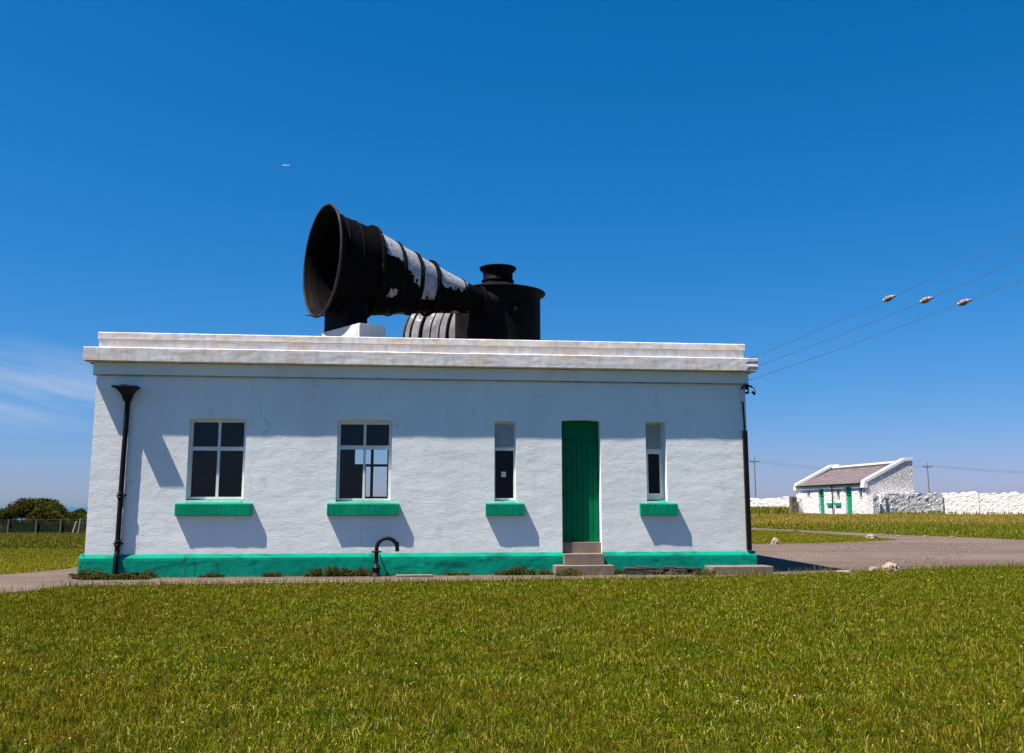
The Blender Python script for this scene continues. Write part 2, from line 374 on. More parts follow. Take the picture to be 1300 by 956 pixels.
def pip(px, py, poly):
    ins = np.zeros(px.shape, bool); n = len(poly)
    for k in range(n):
        x1, y1 = poly[k]; x2, y2 = poly[(k+1) % n]
        c = ((y1 > py) != (y2 > py)) & (px < (x2-x1)*(py-y1)/((y2-y1) if y2 != y1 else 1e-9) + x1)
        ins ^= c
    return ins
def sheet(name, poly, mat, dz, step=.8, wob=.05):
    """a flat surface draped on the terrain (clipped to the terrain's own grid lines)"""
    # subdivide outline, wobble, fill, then cut along the grid
    pts = []
    for k in range(len(poly)):
        p, q = Vector(poly[k]), Vector(poly[(k+1) % len(poly)]); n = max(1, int((q-p).length/.35))
        for s in range(n):
            w = p.lerp(q, s/n); pts.append((w.x + wob*noise.noise(Vector((w.x*1.3, w.y*1.3, 3))), w.y + wob*noise.noise(Vector((w.x*1.3, w.y*1.3, 9)))))
    bm = bmesh.new(); vs = [bm.verts.new((x, y, 0)) for x, y in pts]; bm.faces.new(vs)
    x0, x1 = min(p[0] for p in pts), max(p[0] for p in pts); y0, y1 = min(p[1] for p in pts), max(p[1] for p in pts)
    for g in xs[(xs > x0) & (xs < x1)]:
        bmesh.ops.bisect_plane(bm, geom=bm.verts[:]+bm.edges[:]+bm.faces[:], plane_co=(g,0,0), plane_no=(1,0,0))
    for g in ys[(ys > y0) & (ys < y1)]:
        bmesh.ops.bisect_plane(bm, geom=bm.verts[:]+bm.edges[:]+bm.faces[:], plane_co=(0,g,0), plane_no=(0,1,0))
    bmesh.ops.triangulate(bm, faces=bm.faces[:])
    for v in bm.verts: v.co.z = Hs(v.co.x, v.co.y) + dz
    bmesh.ops.recalc_face_normals(bm, faces=bm.faces)
    me = bpy.data.meshes.new(name); bm.to_mesh(me); bm.free()
    for p in me.polygons: 
        if p.normal.z < 0: p.flip()
    o = link(name, me, mat); o['kind'] = 'structure'; return o
edge = [(-11.5,13.2),(-7.5,14.3),(-7.2,14.9),(-7.0,15.9),(-5.3,16.4),(-3.3,16.6),(-1.5,16.95),(0,17.3),(2.0,17.7),(3.4,18.0),(5.2,18.75),(8.2,20.35),(11.4,21.6),(16,23.2),(26,25)]
apron = edge + [(26,30.5),(17.5,31.8),(14.2,36.6),(11.1,42.5),(9,47.5),(4,60),(0,68),(-3,66),(1.5,58),(6.5,46),(8.6,42.4),(10.6,40.6),(12.15,36.2),(12.6,33.0),(11.7,32.2),(10.2,31.3),(8.2,30.5),(5.0,29.9),(5.0,27.6),(4.5,27),(4.5,19.3),(-7.6,18.2),(-8.7,25),(-9.6,24.5),(-9.15,20.6),(-9.3,18.9),(-10.2,17.6),(-12.5,16.6)]
sheet('tarmac_path', apron, M['tarmac'], .012)

# ------------------------------------------------------------------ grass
def scatter(n, box, keep, dens=None):
    """n points in box=(x0,x1,y0,y1) that pass keep(x,y)"""
    x = rng.uniform(box[0], box[1], n); y = rng.uniform(box[2], box[3], n); k = keep(x, y); return x[k], y[k]
def inview(x, y, m=1.5):
    return (np.abs(x) < .545*y + m)
def blades(name, x, y, hgt, wid, mat, lean=.45, zoff=0, clump=.0, seed=0, kind='stuff'):
    n = len(x); g = np.random.default_rng(seed)
    z = H(x, y) + zoff - .004
    a = g.uniform(0, 2*PI, n); la = g.uniform(0, 2*PI, n); L = hgt * g.uniform(.55, 1.25, n); ln = np.abs(g.normal(0, lean, n)) * L
    w = wid * g.uniform(.6, 1.3, n)
    dx, dy = np.cos(a)*w/2, np.sin(a)*w/2; ex, ey = np.cos(la)*ln, np.sin(la)*ln
    P = np.empty((n, 5, 3))
    P[:,0] = np.stack([x-dx, y-dy, z], 1); P[:,1] = np.stack([x+dx, y+dy, z], 1)
    P[:,2] = np.stack([x+dx*.8+ex*.35, y+dy*.8+ey*.35, z+L*.6], 1); P[:,3] = np.stack([x-dx*.8+ex*.35, y-dy*.8+ey*.35, z+L*.6], 1)
    tz = z + np.sqrt(np.clip(L**2 - ln**2*.6, (.35*L)**2, None))
    P[:,4] = np.stack([x+ex, y+ey, tz], 1)
    b = np.arange(n)[:,None]*5
    F = np.concatenate([b+[0,1,2], b+[0,2,3], b+[3,2,4]], 0)
    r = np.repeat(g.random(n), 5); ht = np.tile([0,0,.6,.6,1.], n)
    o = npmesh(name, P.reshape(-1, 3), F, mat, attrs={'rnd': r, 'ht': ht})
    if kind: o['kind'] = kind
    return o
def wobn(x, y): return .25*np.sin(x*1.7+.6*np.sin(y*2.1)) + .15*np.sin(x*4.3+1)
ex_, ey_ = np.array(edge).T
def front(x, y):
    return y < np.interp(x, ex_, ey_) + .10*wobn(x, y) + np.random.default_rng(1).uniform(-.12, .12, x.shape)
def dens(x, y): return rng.random(len(x)) < np.interp(y, [3, 8, 13, 23], [1, .78, .55, .45])
x1_, y1_ = scatter(500000, (-8,8,3.2,9), lambda x, y: inview(x, y, 1.6) & dens(x, y))
x2_, y2_ = scatter(1400000, (-12,13,9,22.5), lambda x, y: inview(x, y, 1.6) & front(x, y) & dens(x, y))
def tuft(x, y): return .75 + .5*np.clip(.5 + .5*np.sin(x*2.3 + 1.7*np.sin(y*1.9)) * np.sin(y*2.9 + 1.3*np.sin(x*2.2)), 0, 1)
lx, ly = np.concatenate([x1_, x2_]), np.concatenate([y1_, y2_])
o = blades('lawn_grass', lx, ly, .054*tuft(lx, ly), .0043 + .0003*np.clip(ly-6, 0, 20), M['lawn'], 1.1, seed=2)
xx, yy = scatter(3200, (-11,12,4,20), lambda x, y: inview(x, y, 1) & front(x, y))
blades('tall_grass', xx, yy, .11, .0045, M['lawnfar'], .7, seed=3)
# a fringe of longer stems along the edge of the lawn
xx = rng.uniform(-10, 14, 5200); yy = np.interp(xx, ex_, ey_) + rng.normal(-.12, .10, 5200) + .10*wobn(xx, 0)
blades('edge_grass', xx, yy, .12 + .05*(rng.random(5200) > .8), .006, M['lawn'], .45, seed=4)
xx = rng.uniform(-10, 14, 700); yy = np.interp(xx, ex_, ey_) + rng.normal(-.05, .12, 700)
blades('seeding_grass', xx, yy, .17, .006, M['seed'], .4, seed=5)
# left lawn and rough
lx0 = lambda x, y: (x < np.interp(y, [14,17,18.9,20.6,24.5,40], [-11,-10.0,-9.2,-9.1,-9.5,-9.5]) ) & (x > -.56*y-1.5)
xx, yy = scatter(260000, (-24,-8,15.5,35), lambda x, y: lx0(x, y) & ~pip(x, y, apron))
blades('side_lawn_grass', xx, yy, .07, .012, M['lawnfar'], .6, seed=6)
xx, yy = scatter(170000, (-40,-9,27,63), lambda x, y: lx0(x, y) & (rng.random(len(x)) < np.clip((y-27)/7, .05, 1)))
blades('rough_grass', xx, yy, .26*ss(34, 46, yy)+.06, .03, M['tall'], .4, seed=7)
xx, yy = scatter(60000, (-42,-14,60.6,70), lambda x, y: lx0(x, 0*y+39))
blades('bramble_ground_cover', xx, yy, 1.15, .07, M['tall'], .5, seed=14)
# right verge
verge = [(8.6,42.4),(10.6,40.6),(12.15,36.2),(12.6,33.0),(11.7,32.2),(10.2,31.3),(8.2,30.5),(5.0,29.9),(4.0,44),(6.5,46)]
xx, yy = scatter(90000, (4,13,29.5,45), lambda x, y: pip(x, y, verge))
blades('verge_grass', xx, yy, .05, .016, M['lawnfar'], .5, seed=8)
far = lambda x, y: (x > np.interp(y, [25,30.5,31.8,36.6,42.5,47.5,60,68], [26,26,17.6,14.2,11.1,9,4,0]) + .3) & inview(x, y, 2) & (y > 24)
xx, yy = scatter(170000, (6,45,30,47), far)
blades('near_rough_grass', xx, yy, .05 + .16*ss(0, 7, xx - np.interp(yy, [30.5,31.8,36.6,42.5,47.5,60], [26,17.6,14.2,11.1,9,4])), .022, M['tall'], .5, seed=9)
xx, yy = scatter(240000, (4,45,41,67.5), far)
k = yy > np.interp(xx, [8, 20, 45], [47, 43.5, 40]) 
xx, yy = xx[k], yy[k]
blades('seeding_rough_grass', xx, yy, .19 + .06*np.sin(xx*.8)*np.sin(yy*.5), .035, M['seed'], .35, seed=10)
xx, yy = scatter(9000, (15,22,64,78.5), lambda x, y: (x < .274*y))
blades('long_green_grass', xx, yy, .55, .05, M['tall'], .4, seed=11)
xx, yy = scatter(16000, (23.5,46,52,69), lambda x, y: (y < 65.3 - (x-28.2)*.833*(x > 28.2)) & (y > 63.9 - (x-28.2)*.833*(x > 28.2)))
blades('wall_foot_grass', xx, yy, .40, .05, M['tall'], .4, seed=12)
# weeds pushing up by the wall strip
xx = rng.uniform(-7.0, 4.2, 900); yy = 18.1 + (xx-1.3)*.1157 + rng.normal(0, .02, 900) + .72
blades('strip_grass', xx, yy, .07, .006, M['lawn'], .5, seed=13)

def dots(name, x, y, z, s, mat, seed):
    g = np.random.default_rng(seed); n = len(x); P = np.empty((n, 5, 3)); q = g.uniform(0, 6.3, n)
    for k in range(5):
        P[:,k] = np.stack([x + s*np.cos(q + k*1.2566), y + s*np.sin(q + k*1.2566), z + g.uniform(-.3, .9, n)*s], 1)
    b = np.arange(n)[:,None]*5; o = npmesh(name, P.reshape(-1, 3), np.concatenate([b+[0,1,2], b+[0,2,3], b+[0,3,4]]), mat); o['kind'] = 'stuff'; return o
xx, yy = scatter(2600, (-11,12,4,20), lambda x, y: inview(x, y, 1) & front(x, y) & (np.sin(x*1.1+2*np.sin(y*.9))*np.sin(y*1.3) > -.15))
dots('buttercup_ground_cover', xx, yy, H(xx, yy) + rng.uniform(.03, .07, len(xx)), .008, M['petal'], 1)
xx, yy = scatter(160, (-11,12,4,20), lambda x, y: inview(x, y, 1) & front(x, y))
dots('clover_ground_cover', xx, yy, H(xx, yy) + rng.uniform(.04, .08, len(xx)), .009, M['petalw'], 2)

M['grit'] = m_simple('loose_grit', (.30,.24,.19), (.12,.10,.085), 60, .95)
xx = rng.uniform(-9.5, 5.5, 7000); yy = np.interp(xx, ex_, ey_) + np.abs(rng.normal(0, .45, 7000)) - .1
k = pip(xx, yy, apron) & (yy < 18.0 + (xx-1.3)*.1157 + .8*(xx > 4.7) + 2*(xx < -7.7))
dots('gravel', xx[k], yy[k], H(xx[k], yy[k]) + .016, .013, M['grit'], 4)
xx, yy = scatter(9000, (4.8,20,19,33), lambda x, y: pip(x, y, apron) & (np.sin(x*1.9+y)*np.sin(y*2.3) > .3))
dots('gravel', xx, yy, H(xx, yy) + .016, .016, M['grit'], 5)

# ------------------------------------------------------------------ foghorn house (local x along the front, y inwards, z up)
TH = R(6.6); P0 = Vector((1.305, 19.0, 0)); MW = Matrix.Translation(P0) @ Matrix.Rotation(TH, 4, 'Z')
house = thing('foghorn_house', P0, TH, 'long single-storey white stucco building with a flat roof, green plinth and green door', 'building')
UL, UR, DEP, WT = -8.92, 3.28, 7.5, .36
# openings: u0,u1,z0,z1,arch
OPS = [(-7.24,-6.22,1.36,2.83,.02), (-4.57,-3.565,1.335,2.815,.045), (-1.645,-1.237,1.345,2.838,.004), (-.365,.385,.380,2.862,.02), (1.268,1.668,1.347,2.858,.004)]
def lat(a, b, step, marks):
    pts = sorted(set([a, b] + [m for m in marks if a < m < b])); out = []
    for p, q in zip(pts, pts[1:]):
        n = max(1, round((q-p)/step)); out += [p + (q-p)*k/n for k in range(n)]
    return out + [b]
def rel(u, z, s=0):
    v = .0035*noise.noise(Vector((u*.9, s, z*1.3))) + .0020*noise.noise(Vector((u*2.2, s+5, z*5.5))) + .0012*noise.noise(Vector((u*5, s+9, z*12))) + .0007*noise.noise(Vector((u*14, s+3, z*24)))
    return v*1.05
def wall_sheet(mb, us, zs, ops, depth_front, dispf, revd, cut=True):
    idx = {}
    def inside(u, z): return any(a < u < b and c < z < d for a, b, c, d, _ in ops)
    def vert(u, z):
        key = (round(u, 5), round(z, 5))
        if key not in idx:
            zz = z
            for a, b, c, d, ar in ops:
                if a-1e-6 <= u <= b+1e-6 and z >= d-1e-6 and z < d+.35: 
                    zz = z + ar*(1-((u-(a+b)/2)/((b-a)/2))**2) * (1-(z-d)/.35)
            idx[key] = len(mb.v); mb.v.append((u, depth_front + dispf(u, z), zz))
        return idx[key]
    for u0, u1 in zip(us, us[1:]):
        for z0, z1 in zip(zs, zs[1:]):
            if inside((u0+u1)/2, (z0+z1)/2): continue
            mb.f.append((vert(u0,z0), vert(u1,z0), vert(u1,z1), vert(u0,z1))); mb.sm.append(True)
    # reveals
    for a, b, c, d, ar in ops:
        loop = [(a, z) for z in zs if c-1e-6 <= z <= d+1e-6] + [(u, d) for u in us if a+1e-6 < u < b-1e-6] + [(b, z) for z in reversed(zs) if c-1e-6 <= z <= d+1e-6] + [(u, c) for u in reversed(us) if a+1e-6 < u < b-1e-6]
        for k in range(len(loop)):
            p, q = loop[k], loop[(k+1) % len(loop)]
            i0, i1 = vert(*p), vert(*q); A, B = mb.v[i0], mb.v[i1]
            base = len(mb.v); mb.v += [A, B, (B[0], revd, B[2]), (A[0], revd, A[2])]
            mb.f.append((base, base+1, base+2, base+3)); mb.sm.append(False)
marksu = [x for o_ in OPS for x in o_[:2]]; marksz = [x for o_ in OPS for x in o_[2:4]]
w = MB()
us = lat(UL, UR, .034, marksu); zs = lat(-.3, 3.70, .034, marksz)
wall_sheet(w, us, zs, OPS, 0, rel, WT)
w.add([(u, WT, z) for u, z in ((UL+.02,-.3),(UR-.02,-.3),(UR-.02,3.7),(UL+.02,3.7))], [])  # (kept simple: inner leaf below)
def leaf(mb, y, us_, zs_, ops):
    for u0, u1 in zip(us_, us_[1:]):
        for z0, z1 in zip(zs_, zs_[1:]):
            if any(a < (u0+u1)/2 < b and c < (z0+z1)/2 < d for a, b, c, d, _ in ops): continue
            mb.add([(u0,y,z0),(u1,y,z0),(u1,y,z1),(u0,y,z1)], [(0,1,2,3)])
# side walls and rear wall (rough sheets)
def side(mb, u, flip):
    ysl = lat(0, DEP, .12, []); zl = lat(-.3, 3.7, .12, [])
    base = len(mb.v)
    for y in ysl:
        for z in zl:
            if y in (0, DEP): mb.v.append((u, y + (rel(u, z) if y == 0 else 0), z))
            else: mb.v.append((u + 2*rel(y, z, 7), y, z))
    n = len(zl)
    for i_ in range(len(ysl)-1):
        for j_ in range(n-1):
            q = (base+i_*n+j_, base+(i_+1)*n+j_, base+(i_+1)*n+j_+1, base+i_*n+j_+1); mb.f.append(q if not flip else q[::-1]); mb.sm.append(True)
side(w, UL, True); side(w, UR, False)
REAR = [(-4.56,-3.66,1.47,2.80,0)]
leaf(w, DEP, lat(UL, UR, 3, [-4.56,-3.66]), lat(-.3, 3.7, 3, [1.47, 2.80]), REAR)
w.build('wall', M['stucco'], house, fixn=False)
# interior
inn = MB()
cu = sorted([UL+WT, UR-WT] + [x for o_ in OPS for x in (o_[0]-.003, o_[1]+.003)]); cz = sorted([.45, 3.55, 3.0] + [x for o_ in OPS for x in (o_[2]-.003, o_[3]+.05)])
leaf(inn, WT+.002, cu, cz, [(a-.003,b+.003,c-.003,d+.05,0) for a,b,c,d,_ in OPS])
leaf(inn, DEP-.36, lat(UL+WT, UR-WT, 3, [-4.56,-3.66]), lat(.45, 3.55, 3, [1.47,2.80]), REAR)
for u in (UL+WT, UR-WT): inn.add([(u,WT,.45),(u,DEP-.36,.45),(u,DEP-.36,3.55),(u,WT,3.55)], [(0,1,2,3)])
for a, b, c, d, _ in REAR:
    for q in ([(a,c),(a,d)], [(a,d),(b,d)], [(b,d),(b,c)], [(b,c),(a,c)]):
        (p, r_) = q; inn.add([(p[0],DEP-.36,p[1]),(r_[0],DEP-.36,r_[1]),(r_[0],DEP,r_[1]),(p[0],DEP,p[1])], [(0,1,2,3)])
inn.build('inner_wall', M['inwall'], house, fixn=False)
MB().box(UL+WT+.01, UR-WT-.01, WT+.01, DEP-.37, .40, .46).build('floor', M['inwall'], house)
MB().box(UL+.1, UR-.1, .1, DEP-.1, 3.56, 4.02).build('roof', M['roof'], house)

# plinth: sheet with sloped ledge, broken by the doorway
def plinth_piece(u0, u1, endl, endr):
    mb = MB(); prof = [(-.088,-.3), (-.085,.0), (-.078,.30), (-.074,.343), (-.060,.362), (-.02,.400), (.01,.418)]
    us_ = lat(u0, u1, .05, []); zsub = []
    for (ya, za), (yb, zb) in zip(prof, prof[1:]):
        n = max(1, round(math.hypot(yb-ya, zb-za)/.05)); zsub += [(ya+(yb-ya)*k/n, za+(zb-za)*k/n) for k in range(n)]
    zsub.append(prof[-1]); n = len(zsub)
    for u in us_:
        for y, z in zsub:
            d = .004*noise.noise(Vector((u*2.2, 4, z*4))) + .003*noise.noise(Vector((u*8, 6, z*9))) 
            mb.v.append((u + (-(.0-y)*.0), y + (d if y < 0 else 0), z + .002*noise.noise(Vector((u*6, 1, 1)))))
    for i_ in range(len(us_)-1):
        for j_ in range(n-1): mb.f.append((i_*n+j_, (i_+1)*n+j_, (i_+1)*n+j_+1, i_*n+j_+1)); mb.sm.append(False)
    for u, e in ((u0, endl), (u1, endr)):
        if e == 'end':   # returns down the side of the building
            s_ = -1 if u == u0 else 1; o_ = s_*.0
            mb.prism([(y, z) for y, z in prof[::-1]] + [(.3,-.3),(.3,.412)][::1], u, u+.0001*s_)
        else: mb.add([(u, y, z) for y, z in prof] + [(u, .01, -.3)], [tuple(range(len(prof)+1))])
    return mb
ul, ur = UL-.072, UR+.072
pm = MB()
for u0, u1 in ((ul, OPS[3][0]), (OPS[3][1], ur)):
    q = plinth_piece(u0, u1, 'in', 'in'); pm.add(q.v, q.f)
prof = [(0,-.3), (.085,-.3), (.08,.05), (.074,.343), (.06,.362), (.02,.400), (0,.412)]
for s_, u in ((-1, UL), (1, UR)):
    vs = [(u + s_*a + 0, y, z) for y in (-.04, DEP) for a, z in [(p[0], p[1]) for p in prof]]
    n = len(prof); pm.add(vs, [(k, (k+1) % n, n+(k+1) % n, n+k) for k in range(n)] + [tuple(range(n)), tuple(range(n, 2*n))])
pm.build('plinth', M['plinth'], house)

# frieze, cornice, parapet: lumpy bands running round the roof
def band(name, mat, out, z0, z1, thick=.25, amp=.004, slope=0, inner=0, sd_=None):
    sd_ = out if sd_ is None else sd_; mb = MB(); L, Rr, F_, B_ = UL-sd_, UR+sd_, -out, DEP+out
    path = [(L,F_),(Rr,F_),(Rr,B_),(L,B_)]
    prof = [(0,z0), (0,z1-.008), (.008,z1), (thick, z1+slope), (thick, z0)]
    zs_ = [(0,z0+.006)] + [(0,z0+(z1-z0)*q_/9) for q_ in range(1, 9)] + [(0,z1-.012),(.012,z1)]
    # front sheet with small irregularities
    us_ = lat(L, Rr, .06, [])
    for u in us_:
        for a_, z in zs_:
            d = amp*noise.noise(Vector((u*2.5, z*9, 2))) + amp*.6*noise.noise(Vector((u*9, z*14, 5)))
            if name == 'cornice' and u > UR-.02: d += .05*max(0, math.sin((z-z0)*52))*min(1, (u-UR+.02)/.06)
            mb.v.append((u, F_ + a_ + d, z + amp*.7*noise.noise(Vector((u*3, 7, z*5))) + amp*.5*noise.noise(Vector((u*11, 2, z*5)))))
    n = len(zs_)
    for i_ in range(len(us_)-1):
        for j_ in range(n-1): mb.f.append((i_*n+j_, (i_+1)*n+j_, (i_+1)*n+j_+1, i_*n+j_+1)); mb.sm.append(False)
    m = len(us_)
    top = [mb.v[i_*n+n-1] for i_ in range(m)]; bot = [mb.v[i_*n] for i_ in range(m)]
    for i_ in range(m-1):
        p, q = top[i_], top[i_+1]; mb.add([p, q, (q[0], F_+thick, z1+slope), (p[0], F_+thick, z1+slope)], [(0,1,2,3)])
        p, q = bot[i_], bot[i_+1]; mb.add([p, q, (q[0], F_+out+.05+inner, z0), (p[0], F_+out+.05+inner, z0)], [(3,2,1,0)])
    # returns and back
    mb.box(L, L+thick, F_+.012, B_, z0+.004, z1-.002); mb.box(Rr-thick, Rr, F_+.012, B_, z0+.004, z1-.002)
    mb.box(L+thick, Rr-thick, B_-thick, B_, z0+.004, z1-.002)
    mb.box(L+thick, Rr-thick, F_+thick-.02, F_+thick, z0+.004, z1+slope-.001)
    mb.box(L+.02, Rr-.02, F_+.02, F_+thick, z0+.004, z0+.01)
    return mb.build(name, mat, house, fixn=False)
band('frieze', M['stucco'], .055, 3.615, 3.845, .3, .003)
band('cornice', M['trim'], .24, 3.845, 4.095, .55, .0028, .03, sd_=.195)
band('parapet', M['trim'], -.005, 4.10, 4.275, .28, .0025)
band('parapet_coping', M['trim'], .022, 4.277, 4.405, .32, .0032)
dj = m_simple('dirt_and_shadow_joint', (.36,.34,.26), (.05,.042,.032), 5, .95, 30, .3, .005, lo=.52, hi=.66)  # thin dark strips: groove dirt, plus the shadow gap coloured in
oj = m_simple('lichen_stained_joint', (.52,.40,.22), (.62,.58,.50), 3, .95, 30, .3, .005)
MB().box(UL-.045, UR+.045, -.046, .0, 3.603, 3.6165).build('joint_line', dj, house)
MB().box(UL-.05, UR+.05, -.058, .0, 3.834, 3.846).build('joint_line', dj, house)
MB().box(UL+.004, UR-.004, -.003, .05, 4.262, 4.278).build('joint_line', oj, house)
mb = MB(); mb.box(-.905,-.68,-.012,.02,3.335,3.352); mb.box(-.905,-.893,-.010,.02,3.30,3.335); mb.build('vent_slot', M['trim'], house)
# small patches of lifted plaster on the wall
for (u, z, s_) in ((-5.15,.62,.05),(-5.22,2.02,.035),(-5.9,.72,.03),(-8.03,1.13,.03),(1.15,2.5,.02),(.62,.9,.03),(-6.5,.68,.055)):
    pass

# windows
def bars(mb, y0, y1, us_, zs_): 
    for (a, b, c, d) in us_: mb.box(a, b, y0, y1, c, d)
def sill(u0, u1, par, zt=1.302, zb=1.085, open_=None, zo=1.36):
    mb = MB(); f = -.104
    pr = [(f+.006,zb),(f,zb+.01),(f,zt-.012),(f+.01,zt),(-.004,zt+.012),(-.004,zb)]
    us_ = lat(u0, u1, .05, []); n = len(pr)
    for u in us_:
        for y, z in pr:
            d = .0035*noise.noise(Vector((u*5, z*9, u0))) + .003*noise.noise(Vector((u*17, z*17, 2)))
            mb.v.append((u, y+(d if y < -.01 else 0), z + .8*d))
    for i_ in range(len(us_)-1):
        for j_ in range(n): mb.f.append((i_*n+j_, (i_+1)*n+j_, (i_+1)*n+(j_+1) % n, i_*n+(j_+1) % n)); mb.sm.append(False)
    mb.f.append(tuple(range(n))); mb.f.append(tuple(range(len(mb.v)-n, len(mb.v)))); mb.sm += [False, False]
    o_ = mb.build('sill', M['sill'], par)
    # painted slope running in to the frame
    a, b = open_
    MB().add([(a+.004,-.03,zt+.012),(b-.004,-.03,zt+.012),(b-.004,.14,zo+.03),(a+.004,.14,zo+.03),(a+.004,-.03,zt-.05),(b-.004,-.03,zt-.05),(b-.004,.14,zt-.05),(a+.004,.14,zt-.05)],
             [(0,1,2,3),(4,7,6,5),(0,4,5,1),(1,5,6,2),(2,6,7,3),(3,7,4,0)]).build('sill_slope', M['sill'], par)
def casement(op, mull, tr, yv, glm, su):
    a, b, c, d, ar = op; y0, y1 = yv, yv+.07
    mb = MB(); s_ = .055
    mb.box(a+.002, a+s_, y0, y1, c+.01, d-.0); mb.box(b-s_, b-.002, y0, y1, c+.01, d-.0)
    mb.box(a+s_, b-s_, y0+.002, y1, c+.01, c+.062); 
    # arched head
    n = 10
    for k in range(n):
        u0, u1 = a+.002+(b-a-.004)*k/n, a+.002+(b-a-.004)*(k+1)/n; f = lambda u: d + ar*(1-((u-(a+b)/2)/((b-a)/2))**2)
        mb.add([(u0,y0+.001,d-.05),(u1,y0+.001,d-.05),(u1,y0+.001,f(u1)+.004),(u0,y0+.001,f(u0)+.004),(u0,y1,d-.05),(u1,y1,d-.05),(u1,y1,f(u1)+.004),(u0,y1,f(u0)+.004)],
               [(0,1,2,3),(4,7,6,5),(0,4,5,1),(3,2,6,7),(0,3,7,4),(1,5,6,2)])
    mb.box(mull-.023, mull+.023, y0+.003, y1-.01, c+.062, d-.05)
    for q0, q1 in ((a+s_, mull-.023), (mull+.023, b-s_)): mb.box(q0, q1, y0+.004, y1-.01, tr[0], tr[1])
    win = mb.build('window', M['frame'], house)
    for q0, q1 in ((a+s_, mull-.023), (mull+.023, b-s_)):
        for r0, r1 in ((c+.062, tr[0]), (tr[1], d-.05)):
            tl = random.uniform(-.002, .002)
            MB().box(q0-.004, q1+.004, y0+.035, y0+.039, r0-.004, r1+.004).build('glass_pane', glm, win)
    sill(su[0], su[1], win, open_=(a, b), zo=c)
    return win
w1 = casement(OPS[0], -6.715, (2.262, 2.332), .12, M['glass'], (-7.395, -6.055))
w2 = casement(OPS[1], -4.067, (2.298, 2.372), .11, M['glass'], (-4.712, -3.418))
def narrow(op, yv, gl, lv, su, left):
    a, b, c, d, ar = op; y0, y1 = yv, yv+.07; mb = MB()
    g0, g1, z0, z1 = gl; l0, l1, k0, k1 = lv
    mb.box(a+.002, g0, y0, y1, c+.01, k0-.03); mb.box(g1, b-.002, y0, y1, c+.01, k0-.03)
    mb.box(g0, g1, y0+.002, y1, c+.01, z0); mb.box(a+.002, b-.002, y0+.003, y1, z1, k0) if False else mb.box(g0, g1, y0+.002, y1, z1, k0-.03)
    mb.box(a+.002, b-.002, y0-.006, y1, k0-.03, k0)
    mb.box(a+.002, l0, y0, y1, k0, d+.002); mb.box(l1, b-.002, y0, y1, k0, d+.002); mb.box(l0, l1, y0+.002, y1, k1, d+.002)
    win = mb.build('window', M['frame'], house)
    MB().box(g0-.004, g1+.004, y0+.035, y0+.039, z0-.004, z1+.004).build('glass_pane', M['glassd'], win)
    lo = MB(); n = 11
    for k in range(n):
        z = k0 + (k1-k0)*(k+.5)/n; hh = (k1-k0)/n
        lo.add([(l0-.003,y0+.002,z-hh*.42),(l1+.003,y0+.002,z-hh*.42),(l1+.003,y0+.045,z+hh*.42),(l0-.003,y0+.045,z+hh*.42),(l0-.003,y0+.002,z-hh*.28),(l1+.003,y0+.002,z-hh*.28),(l1+.003,y0+.045,z+hh*.56),(l0-.003,y0+.045,z+hh*.56)],
               [(3,2,1,0),(4,5,6,7),(0,1,5,4),(1,2,6,5),(2,3,7,6),(3,0,4,7)])
    lo.build('louvre', M['louvre'], win)
    MB().box(l0, l1, y0+.06, y0+.066, k0, k1).build('louvre_backing', M['darkwood'], win)
    sill(su[0], su[1], win, open_=(a, b), zo=c)
    return win
w3 = narrow(OPS[2], .105, (-1.622,-1.272,1.405,2.293), (-1.635,-1.262,2.352,2.80), (-1.81,-1.09), True)
w4 = narrow(OPS[4], .23, (1.362,1.590,1.498,2.255), (1.30,1.63,2.345,2.825), (1.118,1.835), False)
sg = MB().box(-1.50,-1.415,.1385,.1395,1.80,1.895).build('paper_notice', M['paper'], w3)
MB().box(-1.485,-1.43,.137,.1383,1.82,1.872).build('notice_print', M['paperblue'], sg)
MB().box(-1.472,-1.443,.1358,.1368,1.832,1.86).build('notice_symbol', M['paper'], sg)

# rear window seen through the second window
mb = MB(); a, b, c, d, _ = REAR[0]; y0 = DEP-.22
mb.box(a, a+.03, y0, y0+.06, c, d); mb.box(b-.045, b, y0, y0+.06, c, d); mb.box(a, b, y0+.002, y0+.06, d-.03, d); mb.box(a, b, y0+.002, y0+.06, c, c+.03)
mb.box(-4.13,-4.055, y0+.003, y0+.05, c+.03, d-.03)
mb.box(a+.03, b-.045, y0+.006, y0+.05, 2.26, 2.325)
rw = mb.build('window', M['darkwood'], house); rw['label'] = 'rear window seen through the room'
MB().box(a+.03, -4.24, y0+.02, y0+.03, c+.03, 2.26).build('boarded_pane', M['darkwood'], rw)
for q in ((a+.03,-4.13,2.325,d-.03),(-4.055,b-.045,2.325,d-.03),(-4.24,-4.13,c+.03,2.26),(-4.055,b-.045,c+.03,2.26)):
    MB().box(q[0], q[1], y0+.034, y0+.037, q[2], q[3]).build('glass_pane', M['glass'], rw)

